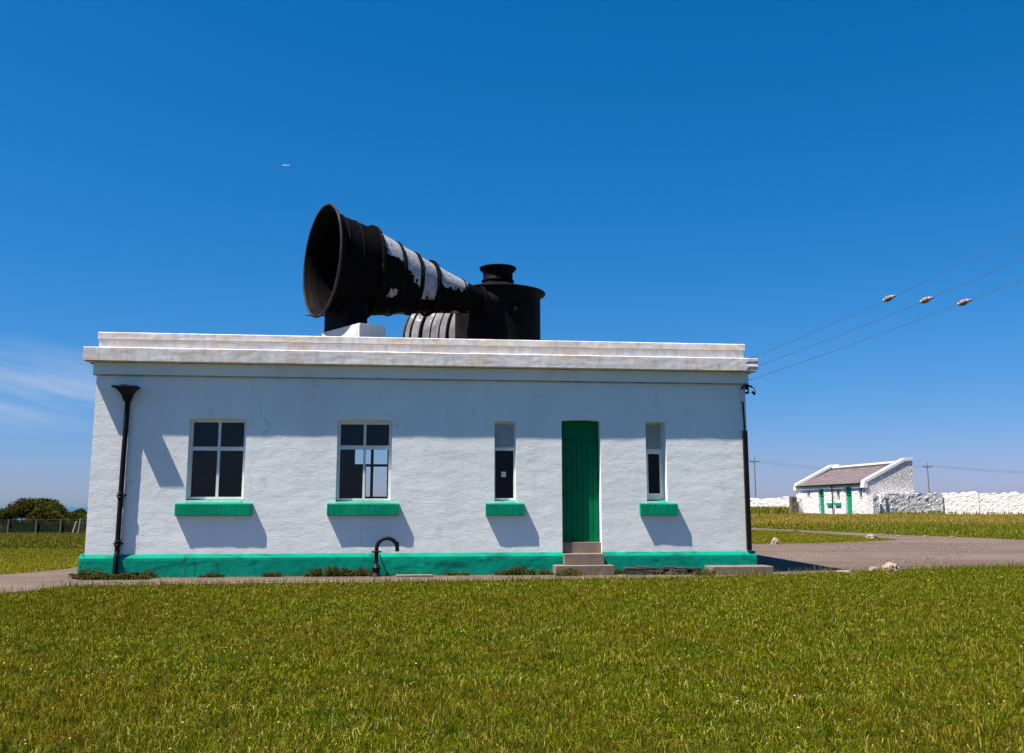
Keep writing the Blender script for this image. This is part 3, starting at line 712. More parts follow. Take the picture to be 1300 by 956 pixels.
# door
a, b, c, d, ar = OPS[3]; yd = .20
dm = MB(); nb = 7; z0, z1 = .592, 2.478
for k in range(nb):
    u0 = a+.012+(b-a-.024)*k/nb; u1 = a+.012+(b-a-.024)*(k+1)/nb; g = .006
    dm.add([(u0+g*.3,yd+.008,z0),(u0+g,yd,z0),(u1-g,yd,z0),(u1-g*.3,yd+.008,z0),(u1,yd+.04,z0),(u0,yd+.04,z0),
            (u0+g*.3,yd+.008,z1),(u0+g,yd,z1),(u1-g,yd,z1),(u1-g*.3,yd+.008,z1),(u1,yd+.04,z1),(u0,yd+.04,z1)],
           [(0,1,7,6),(1,2,8,7),(2,3,9,8),(3,4,10,9),(4,5,11,10),(5,0,6,11),(0,5,4,3,2,1),(6,7,8,9,10,11)])
dm.box(a+.012, b-.012, yd+.03, yd+.05, z0, z1)
door = dm.build('door', M['door'], house)
MB().box(a+.03, b-.03, yd-.012, yd+.03, 2.482, 2.512).build('door_rail', M['door'], door)
MB().box(a+.012, b-.012, yd+.004, yd+.04, 2.516, d+.005).build('door_head_panel', M['door'], door)
mb = MB(); mb.box(a+.0, a+.012, yd-.01, yd+.06, z0, d+.01); mb.box(b-.012, b, yd-.01, yd+.06, z0, d+.01); mb.build('door_frame', M['door'], door)
hd = MB(); hd.box(a+.035, a+.06, yd-.012, yd+.002, 1.42, 1.56); hd.tube([(a+.048,yd-.01,1.49),(a+.048,yd-.05,1.49)], .008, 8); hd.tube([(a+.048,yd-.05,1.49),(a+.13,yd-.05,1.485)], .009, 8)
hd.build('handle', M['iron'], door)
# the threshold block under the door
MB().box(a+.003, b-.003, .075, .5, .36, .588).build('threshold', M['stone'], house, bevel=.008)

# downpipe (left)
dp = MB(); u = -8.352
dp.tube([(u+.02,-.062,3.17),(u+.005,-.062,2.0),(u,-.062,.9),(u-.003,-.14,.42) if False else (u,-.062,.44)], .046, 12)
dp.tube([(u,-.062,.46),(u,-.115,.36),(u,-.125,.02)], .044, 12)
pipe = dp.build('downpipe', M['iron'], house)
hp = MB()
def frus(mb, cu_, y0, y1, w0, w1, z0, z1):
    mb.add([(cu_-w0,y0[0],z0),(cu_+w0,y0[0],z0),(cu_+w0,y0[1],z0),(cu_-w0,y0[1],z0),(cu_-w1,y1[0],z1),(cu_+w1,y1[0],z1),(cu_+w1,y1[1],z1),(cu_-w1,y1[1],z1)],
           [(0,3,2,1),(4,5,6,7),(0,1,5,4),(1,2,6,5),(2,3,7,6),(3,0,4,7)])
frus(hp, u+.015, (-.12,-.012), (-.18,-.012), .055, .085, 3.13, 3.24)
frus(hp, u+.012, (-.18,-.012), (-.30,-.012), .085, .165, 3.24, 3.36)
hp.box(u-.215, u+.215, -.32, -.012, 3.36, 3.395); hp.box(u-.10, u+.02, -.12, -.02, 3.395, 3.43)
hp.build('hopper', M['iron'], pipe, bevel=.004)
for z in (1.44, .60):
    cl = MB(); cl.lathe([(.042,z-.05),(.058,z-.045),(.058,z-.02),(.046,z-.01),(.046,z+.02),(.060,z+.03),(.060,z+.05),(.042,z+.055)], 14, cx=u, cy=-.062)
    cl.box(u-.085, u+.085, -.03, .0, z-.012, z+.012); cl.build('pipe_collar', M['iron'], pipe)
# conduit at the right corner
cb = MB(); cb.box(3.185, 3.268, -.075, -.006, .43, 2.70); cb.tube([(3.228,-.03,2.70),(3.222,-.03,3.0),(3.212,-.03,3.27)], .017, 8)
cd = cb.build('cable_conduit', M['iron'], house)
MB().box(3.165, 3.225, -.07, -.006, 3.27, 3.50).build('junction_box', M['boxwhite'], cd, bevel=.006)
fx = MB(); fx.tube([(3.19,-.05,3.50),(3.22,-.08,3.57),(3.30,-.08,3.58),(3.40,-.05,3.555)], .02, 8)
fx.tube([(3.30,-.06,3.57),(3.32,-.08,3.50),(3.30,-.07,3.44),(3.27,-.07,3.42)], .012, 8); fx.tube([(3.36,-.06,3.56),(3.43,-.07,3.53),(3.46,-.06,3.46),(3.43,-.05,3.40)], .009, 8)
fx.tube([(3.40,-.05,3.46),(3.46,-.05,3.41)], .026, 8); fx.tube([(3.27,-.06,3.43),(3.33,-.06,3.45)], .024, 8); fx.tube([(3.25,-.08,3.54),(3.31,-.08,3.51)], .03, 8)
fx.build('cable_terminal', M['iron'], cd)
# bracket on the side wall that carries the three cables
cbk = MB(); cbk.tube([(3.56,.62,3.62),(3.56,.62,4.22)], .018, 8); cbk.tube([(3.27,.62,3.66),(3.56,.62,3.66)], .015, 8); cbk.tube([(3.27,.62,3.70),(3.56,.62,3.95)], .012, 8)
cbk.build('cable_bracket', M['iron'], house)

# ------------------------------------------------------------------ things beside the house (placed in house axes)
def hw(u, y, z): return MW @ Vector((u, y, z))
st = thing('door_steps', hw(.01,-.2,0), TH, 'two worn speckled concrete steps under the green door', 'steps')
MB().box(-.375,.375, -.0, .26, .185, .385).build('step', M['stone'], st, bevel=.010)
MB().box(-.575,.52, -.22, .25, -.08, .187).build('step', M['stone'], st, bevel=.012)
sl = MB().box(0, 1.16, -.50, 0, -.06, .160).build('concrete_slab', M['stone'], None, bevel=.012)
sl.location = hw(2.32, -.088, 0); sl.rotation_euler = (0, 0, TH)
tag(sl, 'thick pinkish concrete slab at the foot of the building\'s right-hand corner', 'slab')
rb = thing('slate_kerb', hw(1.5,-.3,0), TH, 'low dark heap of wet-looking slate slabs along the plinth right of the door', 'kerb')
for k in range(26):
    lx_, wx_ = random.uniform(-.66,.66), random.uniform(.06,.16); lay = k % 3; zz = (.0,.045,.095)[lay]; yy_ = random.uniform(-.06,.04) + .03*lay
    o_ = MB().box(-wx_, wx_, -.09, .09, 0, random.uniform(.03,.055)).build('slate_slab', M['darkstone'], rb, bevel=.006)
    o_.location = (lx_, yy_, zz); o_.rotation_euler = (random.uniform(-.08,.08), random.uniform(-.08,.08), random.uniform(-.35,.35))
MB().box(-.70,.72, .05, .20, -.05, .12).build('slate_slab', M['darkstone'], rb, bevel=.008)
s2 = MB().box(-.33,.33,-.12,.12,-.03,.035).build('paving_slab', M['stone'], None, bevel=.006)
s2.location = hw(-3.12,-.42,.012); s2.rotation_euler = (0,0,TH+.01); tag(s2, 'small flat reddish slab lying on the tarmac right of the black swan-neck pipe', 'slab')
gb = MB().box(-.14,.14,-.11,.11,-.02,.10).build('gully_cover', M['iron'], None, bevel=.01)
gb.location = hw(-8.07,-.24,.01); gb.rotation_euler = (0,0,TH); tag(gb, 'low black iron box on the ground beside the downpipe foot', 'drain cover')
# swan-neck vent
sn = thing('swan_neck_vent', hw(-3.80,-.24,0), TH, 'black iron swan-neck vent pipe standing in front of the green plinth', 'vent pipe')
q = MB(); arc = [(.185-.185*math.cos(a_), 0, .50+.185*math.sin(a_)) for a_ in np.linspace(0, PI, 16)]
q.tube([(0,0,0),(0,0,.40)] + arc + [(.37,0,.45)], .036, 14, cap=False)
q.tube([(.37,0,.452),(.37,0,.62)], .030, 12)
q.build('pipe', M['iron'], sn)
MB().lathe([(.0,.43),(.085,.43),(.088,.437),(.088,.452),(.085,.458),(0,.458)], 20).build('flange', M['iron'], sn)
MB().lathe([(.105,0),(.105,.03),(.07,.05),(.062,.13),(.085,.15),(.085,.17),(.06,.18),(.055,.22),(.036,.235)], 20).build('base_collar', M['iron'], sn)
MB().tube([(.05,.0,.40),(.09,.02,.30),(.17,.03,.11),(.26,.03,.02)], .009, 8).build('stay_rod', M['iron'], sn)

# ------------------------------------------------------------------ roof: foghorns, air tank, pier
def horn(name, mouth, throat, rm, label, wearf, cradle=True, prof=None, rings=None, hm='horn', yaw=0.0, upr=.5):
    mo, th = Vector(mouth), Vector(throat); ax = (th-mo); L = ax.length; ax.normalize()
    rz = math.atan2(ax.y, ax.x)
    root = thing(name, (mo.x, mo.y, 4.3), rz, label, 'foghorn')
    Mi = (Matrix.Translation(root.location) @ Matrix.Rotation(rz, 4, 'Z')).inverted()
    A = Mi @ mo; ad = (Mi.to_3x3() @ ax); zq = Vector((0,0,1)); sx = zq.cross(ad).normalized(); sz = (ad.cross(sx)*(1-upr) + zq*upr).normalized(); sx = Matrix.Rotation(R(yaw), 3, 'Z') @ sx
    def P(t_, ang, r_): return A + ad*t_ + (sx*math.cos(ang) + sz*math.sin(ang))*r_
    rad = lambda t_: np.interp(t_, PT, PR)
    PT = [0, .03, .10, .22, .36, .95*L/3.72, 1.13*L/3.72, 2.32*L/3.72, 3.45*L/3.72, L]
    PR = [rm, rm*.985, rm*.93, rm*.885, rm*.865, rm*.80, rm*.765, rm*.49, rm*.265, rm*.245]
    if prof: PT = [L*p[0] for p in prof]; PR = [rm*p[1] for p in prof]
    n = 112; ts = sorted(set(list(np.linspace(0, L, 120)) + PT)); V_ = []; wear = []
    for t_ in ts:
        for k in range(n):
            a_ = 2*PI*k/n; d = .004*noise.noise(Vector((t_*3, math.cos(a_)*2, math.sin(a_)*2)))
            V_.append(P(t_, a_, float(rad(t_))+d)); wear.append(wearf(t_/L*3.72, a_))
    m = len(ts); ins = []
    for t_ in ts[:-1][::1]:
        for k in range(n): V_.append(P(t_+.0, 2*PI*k/n, float(rad(t_))-.028)); wear.append(-1)
    F = []
    for i_ in range(m-1):
        for k in range(n):
            k2 = (k+1) % n; F.append((i_*n+k, (i_+1)*n+k, (i_+1)*n+k2, i_*n+k2))
    b0 = m*n
    for i_ in range(m-2):
        for k in range(n):
            k2 = (k+1) % n; F.append((b0+i_*n+k, b0+i_*n+k2, b0+(i_+1)*n+k2, b0+(i_+1)*n+k))
    for k in range(n): k2 = (k+1) % n; F.append((k, k2, b0+k2, b0+k))
    npmesh('trumpet', np.array([tuple(v) for v in V_]), np.array(F), M[hm], root, {'wear': np.array(wear)}, smooth=True)
    def ring(nm, t_, dr, wdt, thick=.03, bolts=0):
        mb = MB(); N = 72; r0 = float(rad(t_))
        prof = [(r0-.01,-wdt/2),(r0+dr,-wdt/2),(r0+dr+.006,-wdt/2+.008),(r0+dr+.006,wdt/2-.008),(r0+dr,wdt/2),(r0-.01,wdt/2)]
        vs = [P(t_+z, 2*PI*k/N, r_) for r_, z in prof for k in range(N)]
        mb.add(vs, [(i_*N+k, i_*N+(k+1) % N, (i_+1)*N+(k+1) % N, (i_+1)*N+k) for i_ in range(len(prof)-1) for k in range(N)])
        o_ = mb.build(nm, M['iron2'], root)
        for k in range(bolts):
            break
        if cradle:
            for k in range(bolts):
                a_ = 2*PI*(k+.5)/bolts
                MB().tube([P(t_-wdt/2-.024, a_, r0+dr*.62), P(t_+wdt/2+.024, a_, r0+dr*.62)], .019, 6, smooth=False).build('bolt', M['iron2'], o_)
        return o_
    # rolled lip
    mb = MB(); N = 96
    lp = [(rm-.02,.035),(rm+.012,.03),(rm+.026,.012),(rm+.026,-.008),(rm+.012,-.022),(rm-.012,-.022),(rm-.026,-.006),(rm-.03,.02)]
    vs = [P(z, 2*PI*k/N, r_) for r_, z in lp for k in range(N)]; q_ = len(lp)
    mb.add(vs, [(i_*N+k, i_*N+(k+1) % N, ((i_+1) % q_)*N+(k+1) % N, ((i_+1) % q_)*N+k) for i_ in range(q_) for k in range(N)], True)
    mb.build('mouth_rim', M['rim'], root)
    s = L/3.72
    if rings:
        for f_, dr_, w_, nm_ in rings: ring(nm_, f_*L, dr_, w_)
        return root, P, 0
    ring('stiffening_ring', .24*s, .012, .03); ring('stiffening_ring', .55*s, .010, .025)
    ring('bolted_flange', .98*s, .075, .06, bolts=40)
    ring('stiffening_ring', 1.52*s, .022, .06); ring('stiffening_ring', 1.98*s, .024, .06)
    ring('bolted_flange', 2.40*s, .065, .055, bolts=26)
    ring('stiffening_ring', 3.15*s, .015, .035); ring('bolted_flange', 3.66*s, .055, .05, bolts=16)
    if cradle:
        mb = MB(); t0, t1 = .34, .78; w_ = .62; N = 20; r0 = float(rad(.5))
        zb = 4.80 - 4.3; hs = []
        pr = []
        for k in range(N+1):
            x_ = -w_ + 2*w_*k/N; pr.append((x_, -math.sqrt(r0*r0-x_*x_)+.02))
        for t_ in (t0, t1):
            c_ = A + ad*t_
            for x_, dz in pr: mb.v.append((c_.x, c_.y + x_, c_.z + dz))
            for x_, dz in pr: mb.v.append((c_.x, c_.y + x_, zb))
        n_ = N+1
        for k in range(N):
            for o0, o1 in ((0, n_), ): 
                mb.f.append((k, k+1, n_+k+1, n_+k)); mb.f.append((2*n_+k, 3*n_+k, 3*n_+k+1, 2*n_+k+1))
            mb.f.append((n_+k, n_+k+1, 3*n_+k+1, 3*n_+k)); mb.f.append((k, 2*n_+k, 2*n_+k+1, k+1))
        mb.f.append((0, n_, 3*n_, 2*n_)); mb.f.append((N, 2*n_+N, 3*n_+N, n_+N)); mb.sm = [False]*len(mb.f)
        mb.build('cradle', M['iron2'], root)
    return root, P, float(rad(.05))
t = NT('black_rusting_iron')
c = t.mix(t.ramp(t.noise(5, 6, .7), [(.4, 0), (.7, 1)]), (.0025,.0025,.003), (.007,.006,.006))
c = t.mix(t.math('MULTIPLY', t.ramp(t.noise(7, 6, .7), [(.56, 0), (.70, 1)]), .5), c, (.07,.033,.02))
M['iron2'] = t.fin(c, .7, t.bump(t.noise(35, 5, .7), .4, .006), spec=.06)

M['rim'] = m_simple('rim_highlight_paint', (.022,.020,.022), (.055,.045,.042), 6, .6, 40, .3, .003, .1)  # lip coloured lighter than the horn to stand in for its highlight
def wear1(t_, a_):
    # a_: angle, 90 deg = top; the side turned to the photographer is at a_ = 180 deg side (-sx) or 0
    top = math.sin(a_); face = math.cos(a_)*SGN
    # fac: 0 at the crown, growing down the side that faces the lawn
    ang = math.degrees(math.atan2(face, top))   # 0 at crown, +90 on the facing flank, 180 underside
    if t_ < 1.06 or t_ > 3.22: base = -1.0
    else:
        lim = np.interp(t_, [1.06,1.48,1.56,1.95,2.03,2.36,2.46,3.0,3.2], [70,76,84,108,130,132,86,92,60])
        base = .5 + (lim - abs(ang - 0)*(1 if ang > 0 else 1.5))/28.0
        base = min(base, 1.25)
        for edge_ in (1.52, 1.98, 2.40):
            if abs(t_-edge_) < .05: base = -1
    if 1.08 < t_ < 3.4 and 158 < abs(ang): base = max(base, .34 + .12*math.sin(t_*9))
    base = max(base, .66 - .35*((t_-1.3)/.15)**2 - .30*((ang-126)/9)**2)
    return max(-.8, base)
SGN = -1
mouth1 = (-3.925, 20.0, 6.255); throat1 = (-.675, 22.03, 5.80)
h1, P1, _ = horn('foghorn', mouth1, throat1, 1.165, 'great black foghorn trumpet with peeling white patches, its open mouth facing left', wear1, yaw=-2.5, upr=.85)
def wear2(t_, a_):
    return .42 + .16*math.cos(a_*3) if t_ < 1.9 else -.2
SGN2 = SGN
h2, P2, _ = horn('foghorn', (-1.90, 24.65, 5.18), (-.42, 23.45, 5.18), 1.16, 'rear ribbed silver-grey foghorn barrel low beneath the big black trumpet, against the tank', wear2, cradle=False,
    prof=[(0,1),(.04,.985),(.2,.95),(.6,.90),(1,.86)], rings=[(.10,.02,.05,'stiffening_ring'),(.27,.055,.06,'bolted_flange'),(.42,.014,.03,'stiffening_ring'),(.56,.014,.03,'stiffening_ring'),(.70,.050,.05,'bolted_flange'),(.86,.02,.04,'stiffening_ring')], hm='horngrey', upr=1)
# splinter of metal hanging at the mouth's foot
rz1 = math.atan2(throat1[1]-mouth1[1], throat1[0]-mouth1[0])
q0 = P1(.06, -PI/2, 1.15); mw1 = Matrix.Rotation(-rz1, 3, 'Z'); dl = mw1 @ Vector((-.30, -.16, -.02)); dr_ = mw1 @ Vector((.22, .10, .03))
MB().tube([q0 + dr_, q0 + dl*.3, q0 + dl], [.016, .02, .008], 6).build('drip_pipe', M['rim'], h1)
# concrete pier under the mouth
dirx = Vector((.8455, .5340, 0)); dirw = Vector((.5340, -.8455, 0))
near = Vector((-2.975, 19.12, 0)); ang = math.atan2(dirx.y, dirx.x)
pr_ = MB().box(0, .60, 0, 1.48, -.55, 0).build('concrete_pier', M['concrete'], None, bevel=.01)
pr_.location = (near.x, near.y, 4.79); pr_.rotation_euler = (0, 0, R(40)); tag(pr_, 'pale grey concrete block on the roof under the big foghorn\'s mouth', 'block')
# air tank
tk = thing('air_tank', (-.334, 22.97, 4.0), 0, 'squat black cylindrical tank on the roof with a flanged lid and short capped stack', 'tank')
def patina(mb, name, par): return mb.build(name, M['iron2'], par)
t = NT('black_tank_paint')
c = t.mix(t.ramp(t.noise(3, 6, .7), [(.4, 0), (.7, 1)]), (.0018,.0018,.0024), (.005,.004,.0042))
c = t.mix(t.math('MULTIPLY', t.ramp(t.noise(2.2, 6, .7), [(.50, 0), (.68, 1)]), .4), c, (.030,.017,.012))
M['tankm'] = t.fin(c, .75, t.bump(t.noise(7, 6, .75), .7, .03), spec=.10)
MB().lathe([(0,0),(1.02,0),(1.02,.03),(1.00,.04),(1.00,1.20),(1.00,2.10)], 96).build('shell', M['tankm'], tk)
MB().lathe([(.99,2.02),(1.01,2.10),(1.09,2.155),(1.115,2.16),(1.12,2.175),(1.115,2.195),(.9,2.25),(.40,2.40),(0,2.42)], 96).build('lid', M['tankm'], tk)
stk = MB().lathe([(.365,2.38),(.365,2.47),(.35,2.48),(.35,2.66),(.345,2.72)], 56).build('stack', M['tankm'], tk)
MB().lathe([(.365,2.475),(.385,2.48),(.385,2.50),(.352,2.515),(.352,2.62),(.352,2.64)], 56).build('stack_band', M['iron2'], stk)
MB().lathe([(.34,2.70),(.40,2.74),(.435,2.79),(.44,2.805),(.435,2.82),(.2,2.85),(0,2.86)], 56).build('stack_cap', M['tankm'], stk)
Mp = Matrix.Translation((.50,-.90,1.62)) @ Matrix.Rotation(R(29), 4, 'Z') @ Matrix.Rotation(R(90), 4, 'X')
MB().lathe([(0,.05),(.11,.05),(.13,.045),(.15,.03),(.15,-.06)], 32, Mp).build('inspection_cover', M['iron2'], tk)
Mn = Matrix.Translation((-.36,-.95,1.78)) @ Matrix.Rotation(rz1, 4, 'Z') @ Matrix.Rotation(R(-90), 4, 'Y')
MB().lathe([(.30,.10),(.30,-.45)], 40, Mn).build('throat_stub', M['tankm'], tk)
Mn2 = Matrix.Translation((-.30,.55,1.15)) @ Matrix.Rotation(R(115.8+180), 4, 'Z') @ Matrix.Rotation(R(90), 4, 'Y')
MB().lathe([(.29,-.45),(.29,.45)], 40, Mn2).build('throat_stub', M['tankm'], tk)

# compressor dimly seen inside the first window
cp = thing('air_compressor', hw(-5.9, 3.0, .46), TH, 'dim machine standing inside the leftmost window\'s room', 'machine')
MB().box(-.5,.5,-.3,.3,0,.35).build('bed', M['steel'], cp, bevel=.02)
MB().tube([(-.15,0,.35),(-.15,0,1.15)], [.22,.16], 20).build('cylinder', M['steel'], cp)
MB().lathe([(.42,-.05),(.46,-.05),(.46,.05),(.42,.05),(.42,-.05)], 36, Matrix.Translation((.35,-.1,.72)) @ Matrix.Rotation(R(90), 4, 'X')).build('flywheel', M['steel'], cp)
MB().tube([(-.15,0,1.15),(-.1,0,1.3),(.2,0,1.35),(.5,0,1.2),(.7,0,.9)], .04, 10).build('delivery_pipe', M['steel'], cp)

# ------------------------------------------------------------------ cables, pole and insulators
ends = {'A': (hw(3.56,.62,4.195), Vector((10.56,15.0,6.80)), (6.983,17.8,5.056)),
        'B': (hw(3.56,.62,3.995), Vector((10.50,15.0,6.26)), (7.478,17.5,4.931)),
        'C': (hw(3.56,.62,3.76), Vector((10.45,15.0,5.75)), (7.956,17.2,4.797))}
names = {'A': 'uppermost', 'B': 'middle', 'C': 'lowest'}
for kx, (p, q, ins) in ends.items():
    f = (ins[0]-p.x)/(q.x-p.x); chord = p.z + (q.z-p.z)*f; sagk = max(.02, (chord-ins[2]))/(4*f*(1-f))
    pts = []
    for i_ in range(41):
        s_ = i_/40; pt = p.lerp(q, s_); pt.z -= 4*sagk*s_*(1-s_); pts.append(pt)
    c_ = MB().tube(pts, .0045, 6).build('overhead_cable', M['cable'])
    tag(c_, f'{names[kx]} of the three thin grey cables rising from the roof corner to the right', 'cable', 'overhead cables at the roof corner')
    i0 = f*40; d = (pts[min(40, int(i0)+1)] - pts[int(i0)]).normalized(); ip = p.lerp(q, f); ip.z -= 4*sagk*f*(1-f)
    it = thing('cable_insulator', ip, math.atan2(d.y, d.x), f'brown strain insulator strung on the {names[kx]} overhead cable', 'insulator', 'strain insulators on the overhead cables')
    el = math.asin(d.z); Mr = Matrix.Rotation(-el, 4, 'Y') @ Matrix.Rotation(R(90), 4, 'Y') @ Matrix.Scale(.82, 4)
    MB().lathe([(.0,-.085),(.03,-.08),(.058,-.055),(.07,-.02),(.055,0),(.07,.02),(.058,.055),(.03,.08),(0,.085)], 20, Mr).build('body', M['porcelain'], it)
    MB().lathe([(0,-.115),(.035,-.11),(.042,-.09),(.03,-.075)], 16, Mr).build('end_cap', M['whiteporc'], it)
    MB().lathe([(.03,.07),(.05,.085),(.05,.10),(.02,.115),(.02,.17),(0,.17)], 16, Mr).build('end_cap', M['whiteporc'], it)
    for s_ in (0, 1):
        MB().tube([Mr @ Vector((.0,0,.12+.03*s_)), Mr @ Vector((.03,0,.14+.03*s_))], .012, 6).build('clamp', M['iron'], it)
up = thing('utility_pole', (10.62,15.0,0), 0, 'dark wooden pole at which the three roof-corner cables end', 'pole')
MB().tube([(0,0,-.2),(0,0,7.1)], [.13,.09], 14).build('shaft', M['pole'], up)
for kx in 'ABC':
    q = ends[kx][1]; MB().tube([(q.x-10.62, 0, q.z),(.0,0,q.z+.02)], .02, 8).build('bracket', M['iron'], up)

def far_pole(x, y, zt, zb, label, arm):
    r = thing('utility_pole', (x, y, zb), 0, label, 'pole', 'distant utility poles')
    MB().tube([(0,0,-1.5),(0,0,zt-zb)], [.085,.06], 10).build('shaft', M['pole'], r)
    MB().box(-arm, arm, -.06, .06, zt-zb-.55, zt-zb-.42).build('crossarm', M['pole'], r)
    for s_ in (-arm*.9, 0, arm*.9):
        MB().tube([(s_,0,zt-zb-.42),(s_,0,zt-zb-.15 if s_ else zt-zb+.15)], .06, 8).build('insulator', M['whiteporc'], r)
M['pole'] = m_simple('hazed_grey_pole', (.17,.15,.14), (.22,.20,.19), 5, .9)  # distant poles: haze put into the colour as a lighter grey
far_pole(26.6, 110, 6.6, 1.0, 'thin distant pole with a crossarm just right of the white building', .55)
far_pole(49.7, 120, 6.4, 1.0, 'thin distant pole beyond the wall right of the small slate-roofed house', .55)
for k, (dx_, nm) in enumerate(((-.8,'lower'),(.8,'upper'))):
    A_ = Vector((26.6+dx_,110,6.3)); B_ = Vector((49.7+dx_,120,6.1)); C_ = Vector((92+dx_,135,6.1)); pts = []
    for p, q in ((A_, B_), (B_, C_)):
        for i_ in range(17):
            s_ = i_/16; pt = p.lerp(q, s_); pt.z -= 4*(.9 if k else 1.0)*s_*(1-s_)*.8; pts.append(pt)
    c_ = MB().tube(pts, .010, 5).build('power_line', M['cable'])
    tag(c_, 'faint distant power line strung between the two far poles', 'power line', 'distant power lines')

# ------------------------------------------------------------------ outbuilding
OB = Vector((23.2,66.0,.3)); ob = thing('slate_roofed_outhouse', OB, TH, 'small whitewashed lean-to house with a slate roof and two green doors beyond the road', 'building')
# local x = width 3.35 (to the right), local y = length 11.5 (away); front (doors) is the x=0 face
Wd, Ln = 3.35, 11.6; ze, zr = 2.50, 3.85
ops = [(.55,1.0,1.35,2.15), (2.1,3.05,.3,2.25), (3.95,4.45,1.40,2.15), (6.55,7.45,.3,2.2), (9.0,9.5,1.6,2.1)]
mb = MB(); ysl = sorted(set([0, Ln] + [v for o_ in ops for v in o_[:2]] + list(np.arange(.25, Ln, .25)))); zl = sorted(set([-.3, ze] + [v for o_ in ops for v in o_[2:4]] + list(np.arange(-.1, ze, .2))))
def vb(y, z): return (-.03*noise.noise(Vector((y*3, z*5, 1))) if 0 < y < Ln else 0, y, z)
for a0, a1 in zip(ysl, ysl[1:]):
    for b0_, b1_ in zip(zl, zl[1:]):
        if any(o_[0] < (a0+a1)/2 < o_[1] and o_[2] < (b0_+b1_)/2 < o_[3] for o_ in ops): continue
        mb.add([vb(a1,b0_), vb(a0,b0_), vb(a0,b1_), vb(a1,b1_)], [(0,1,2,3)])
for o_ in ops:
    y0, y1, z0, z1 = o_; L4 = [(y0,z0),(y0,z1),(y1,z1),(y1,z0)]
    for k in range(4):
        p, q = L4[k], L4[(k+1) % 4]; mb.add([(0,*p),(0,*q),(.28,*q),(.28,*p)], [(0,1,2,3)])
mb.build('front_wall', M['smoothwhite'], ob)
for y0, y1 in ((0,.35), (Ln-.35, Ln)):
    g = MB()
    g.add([(0.002,y0,-.3),(Wd,y0,-.3),(Wd,y0,zr+.12),(Wd-.5,y0,zr+.05),(.002,y0,ze),(0.002,y1,-.3),(Wd,y1,-.3),(Wd,y1,zr+.12),(Wd-.5,y1,zr+.05),(.002,y1,ze)],
          [(0,1,2,3,4),(9,8,7,6,5),(0,4,9,5),(1,6,7,2),(2,7,8,3),(3,8,9,4)])
    g.build('gable_wall', M['rubbleold'], ob)
MB().box(Wd-.3, Wd-.002, .35, Ln-.35, -.3, zr).build('rear_wall', M['smoothwhite'], ob)
# gable copings, eaves band and roof
sl_ = math.atan2(zr-ze, Wd-.3)
for y0, y1, nm in ((-.06,.42,''),(Ln-.42,Ln+.06,'')):
    c_ = MB(); c_.add([(-.10,y0,ze-.06),(-.10,y1,ze-.06),(-.10,y0,ze+.14),(-.10,y1,ze+.14),(Wd-.55,y0,zr+.06),(Wd-.55,y1,zr+.06),(Wd-.55,y0,zr+.26),(Wd-.55,y1,zr+.26),(Wd+.06,y0,zr+.14),(Wd+.06,y1,zr+.14),(Wd+.06,y0,zr+.33),(Wd+.06,y1,zr+.33)],
       [(0,2,3,1),(2,6,7,3),(6,10,11,7),(10,8,9,11),(0,1,5,4),(4,5,9,8),(0,4,6,2),(4,8,10,6),(1,3,7,5),(5,7,11,9)])
    cop = c_.build('gable_coping', M['whitepaint'], ob)
    MB().box(-.16,.10,y0-.02,y1+.02,ze-.32,ze-.06).build('kneeler', M['whitepaint'], cop)
LR = math.hypot(Wd-.3, zr-ze)
rf = MB().box(0, Ln-.86, 0, LR+.12, -.05, .0).build('roof', M['slate'], ob)
rf.matrix_local = Matrix.Translation((-.12, .43, ze-.04)) @ Matrix(((0,math.cos(sl_),-math.sin(sl_),0),(1,0,0,0),(0,math.sin(sl_),math.cos(sl_),0),(0,0,0,1)))
MB().box(Wd-.5, Wd, .42, Ln-.42, zr+.0, zr+.14).build('ridge_coping', M['whitepaint'], ob)
MB().box(Wd-.62, Wd-.5, .42, Ln-.42, zr-.10, zr-.0).build('ridge_flashing', M['steel'], ob)
gt = MB(); gt.tube([(-.18,.40,ze-.06),(-.18,Ln-.40,ze-.06)], .055, 10); gt.build('gutter', M['iron'], ob); gt = MB(); gt.tube([(-.18,4.86,ze-.08),(-.13,4.86,ze-.25),(-.13,4.86,.0)], .045, 10)
gt.build('downpipe', M['iron'], ob)
for k in (1, 3):
    y0, y1, z0, z1 = ops[k]; d_ = MB().box(.12,.17,y0,y1,z0-.3,z1).build('door', M['outgreen'], ob)
    MB().box(.07,.12,y0,y1,1.72,1.78).build('door_rail', M['outgreen'], d_)
for k in (0, 2, 4):
    y0, y1, z0, z1 = ops[k]; w_ = MB().box(.16,.20,y0,y1,z0,z1).build('window', M['darkwood'], ob)
    MB().box(.10,.16,y0,y0+.05,z0,z1).build('window_frame', M['whitepaint'], w_)
for y0, y1 in ((3.75,4.65),(5.05,5.95)):
    MB().box(-.10,.02,y0,y1,1.02,1.20).build('ledge', M['outgreen'], ob)
MB().box(.3, Wd-.32, .36, Ln-.36, .0, .1).build('floor', M['inwall'], ob)

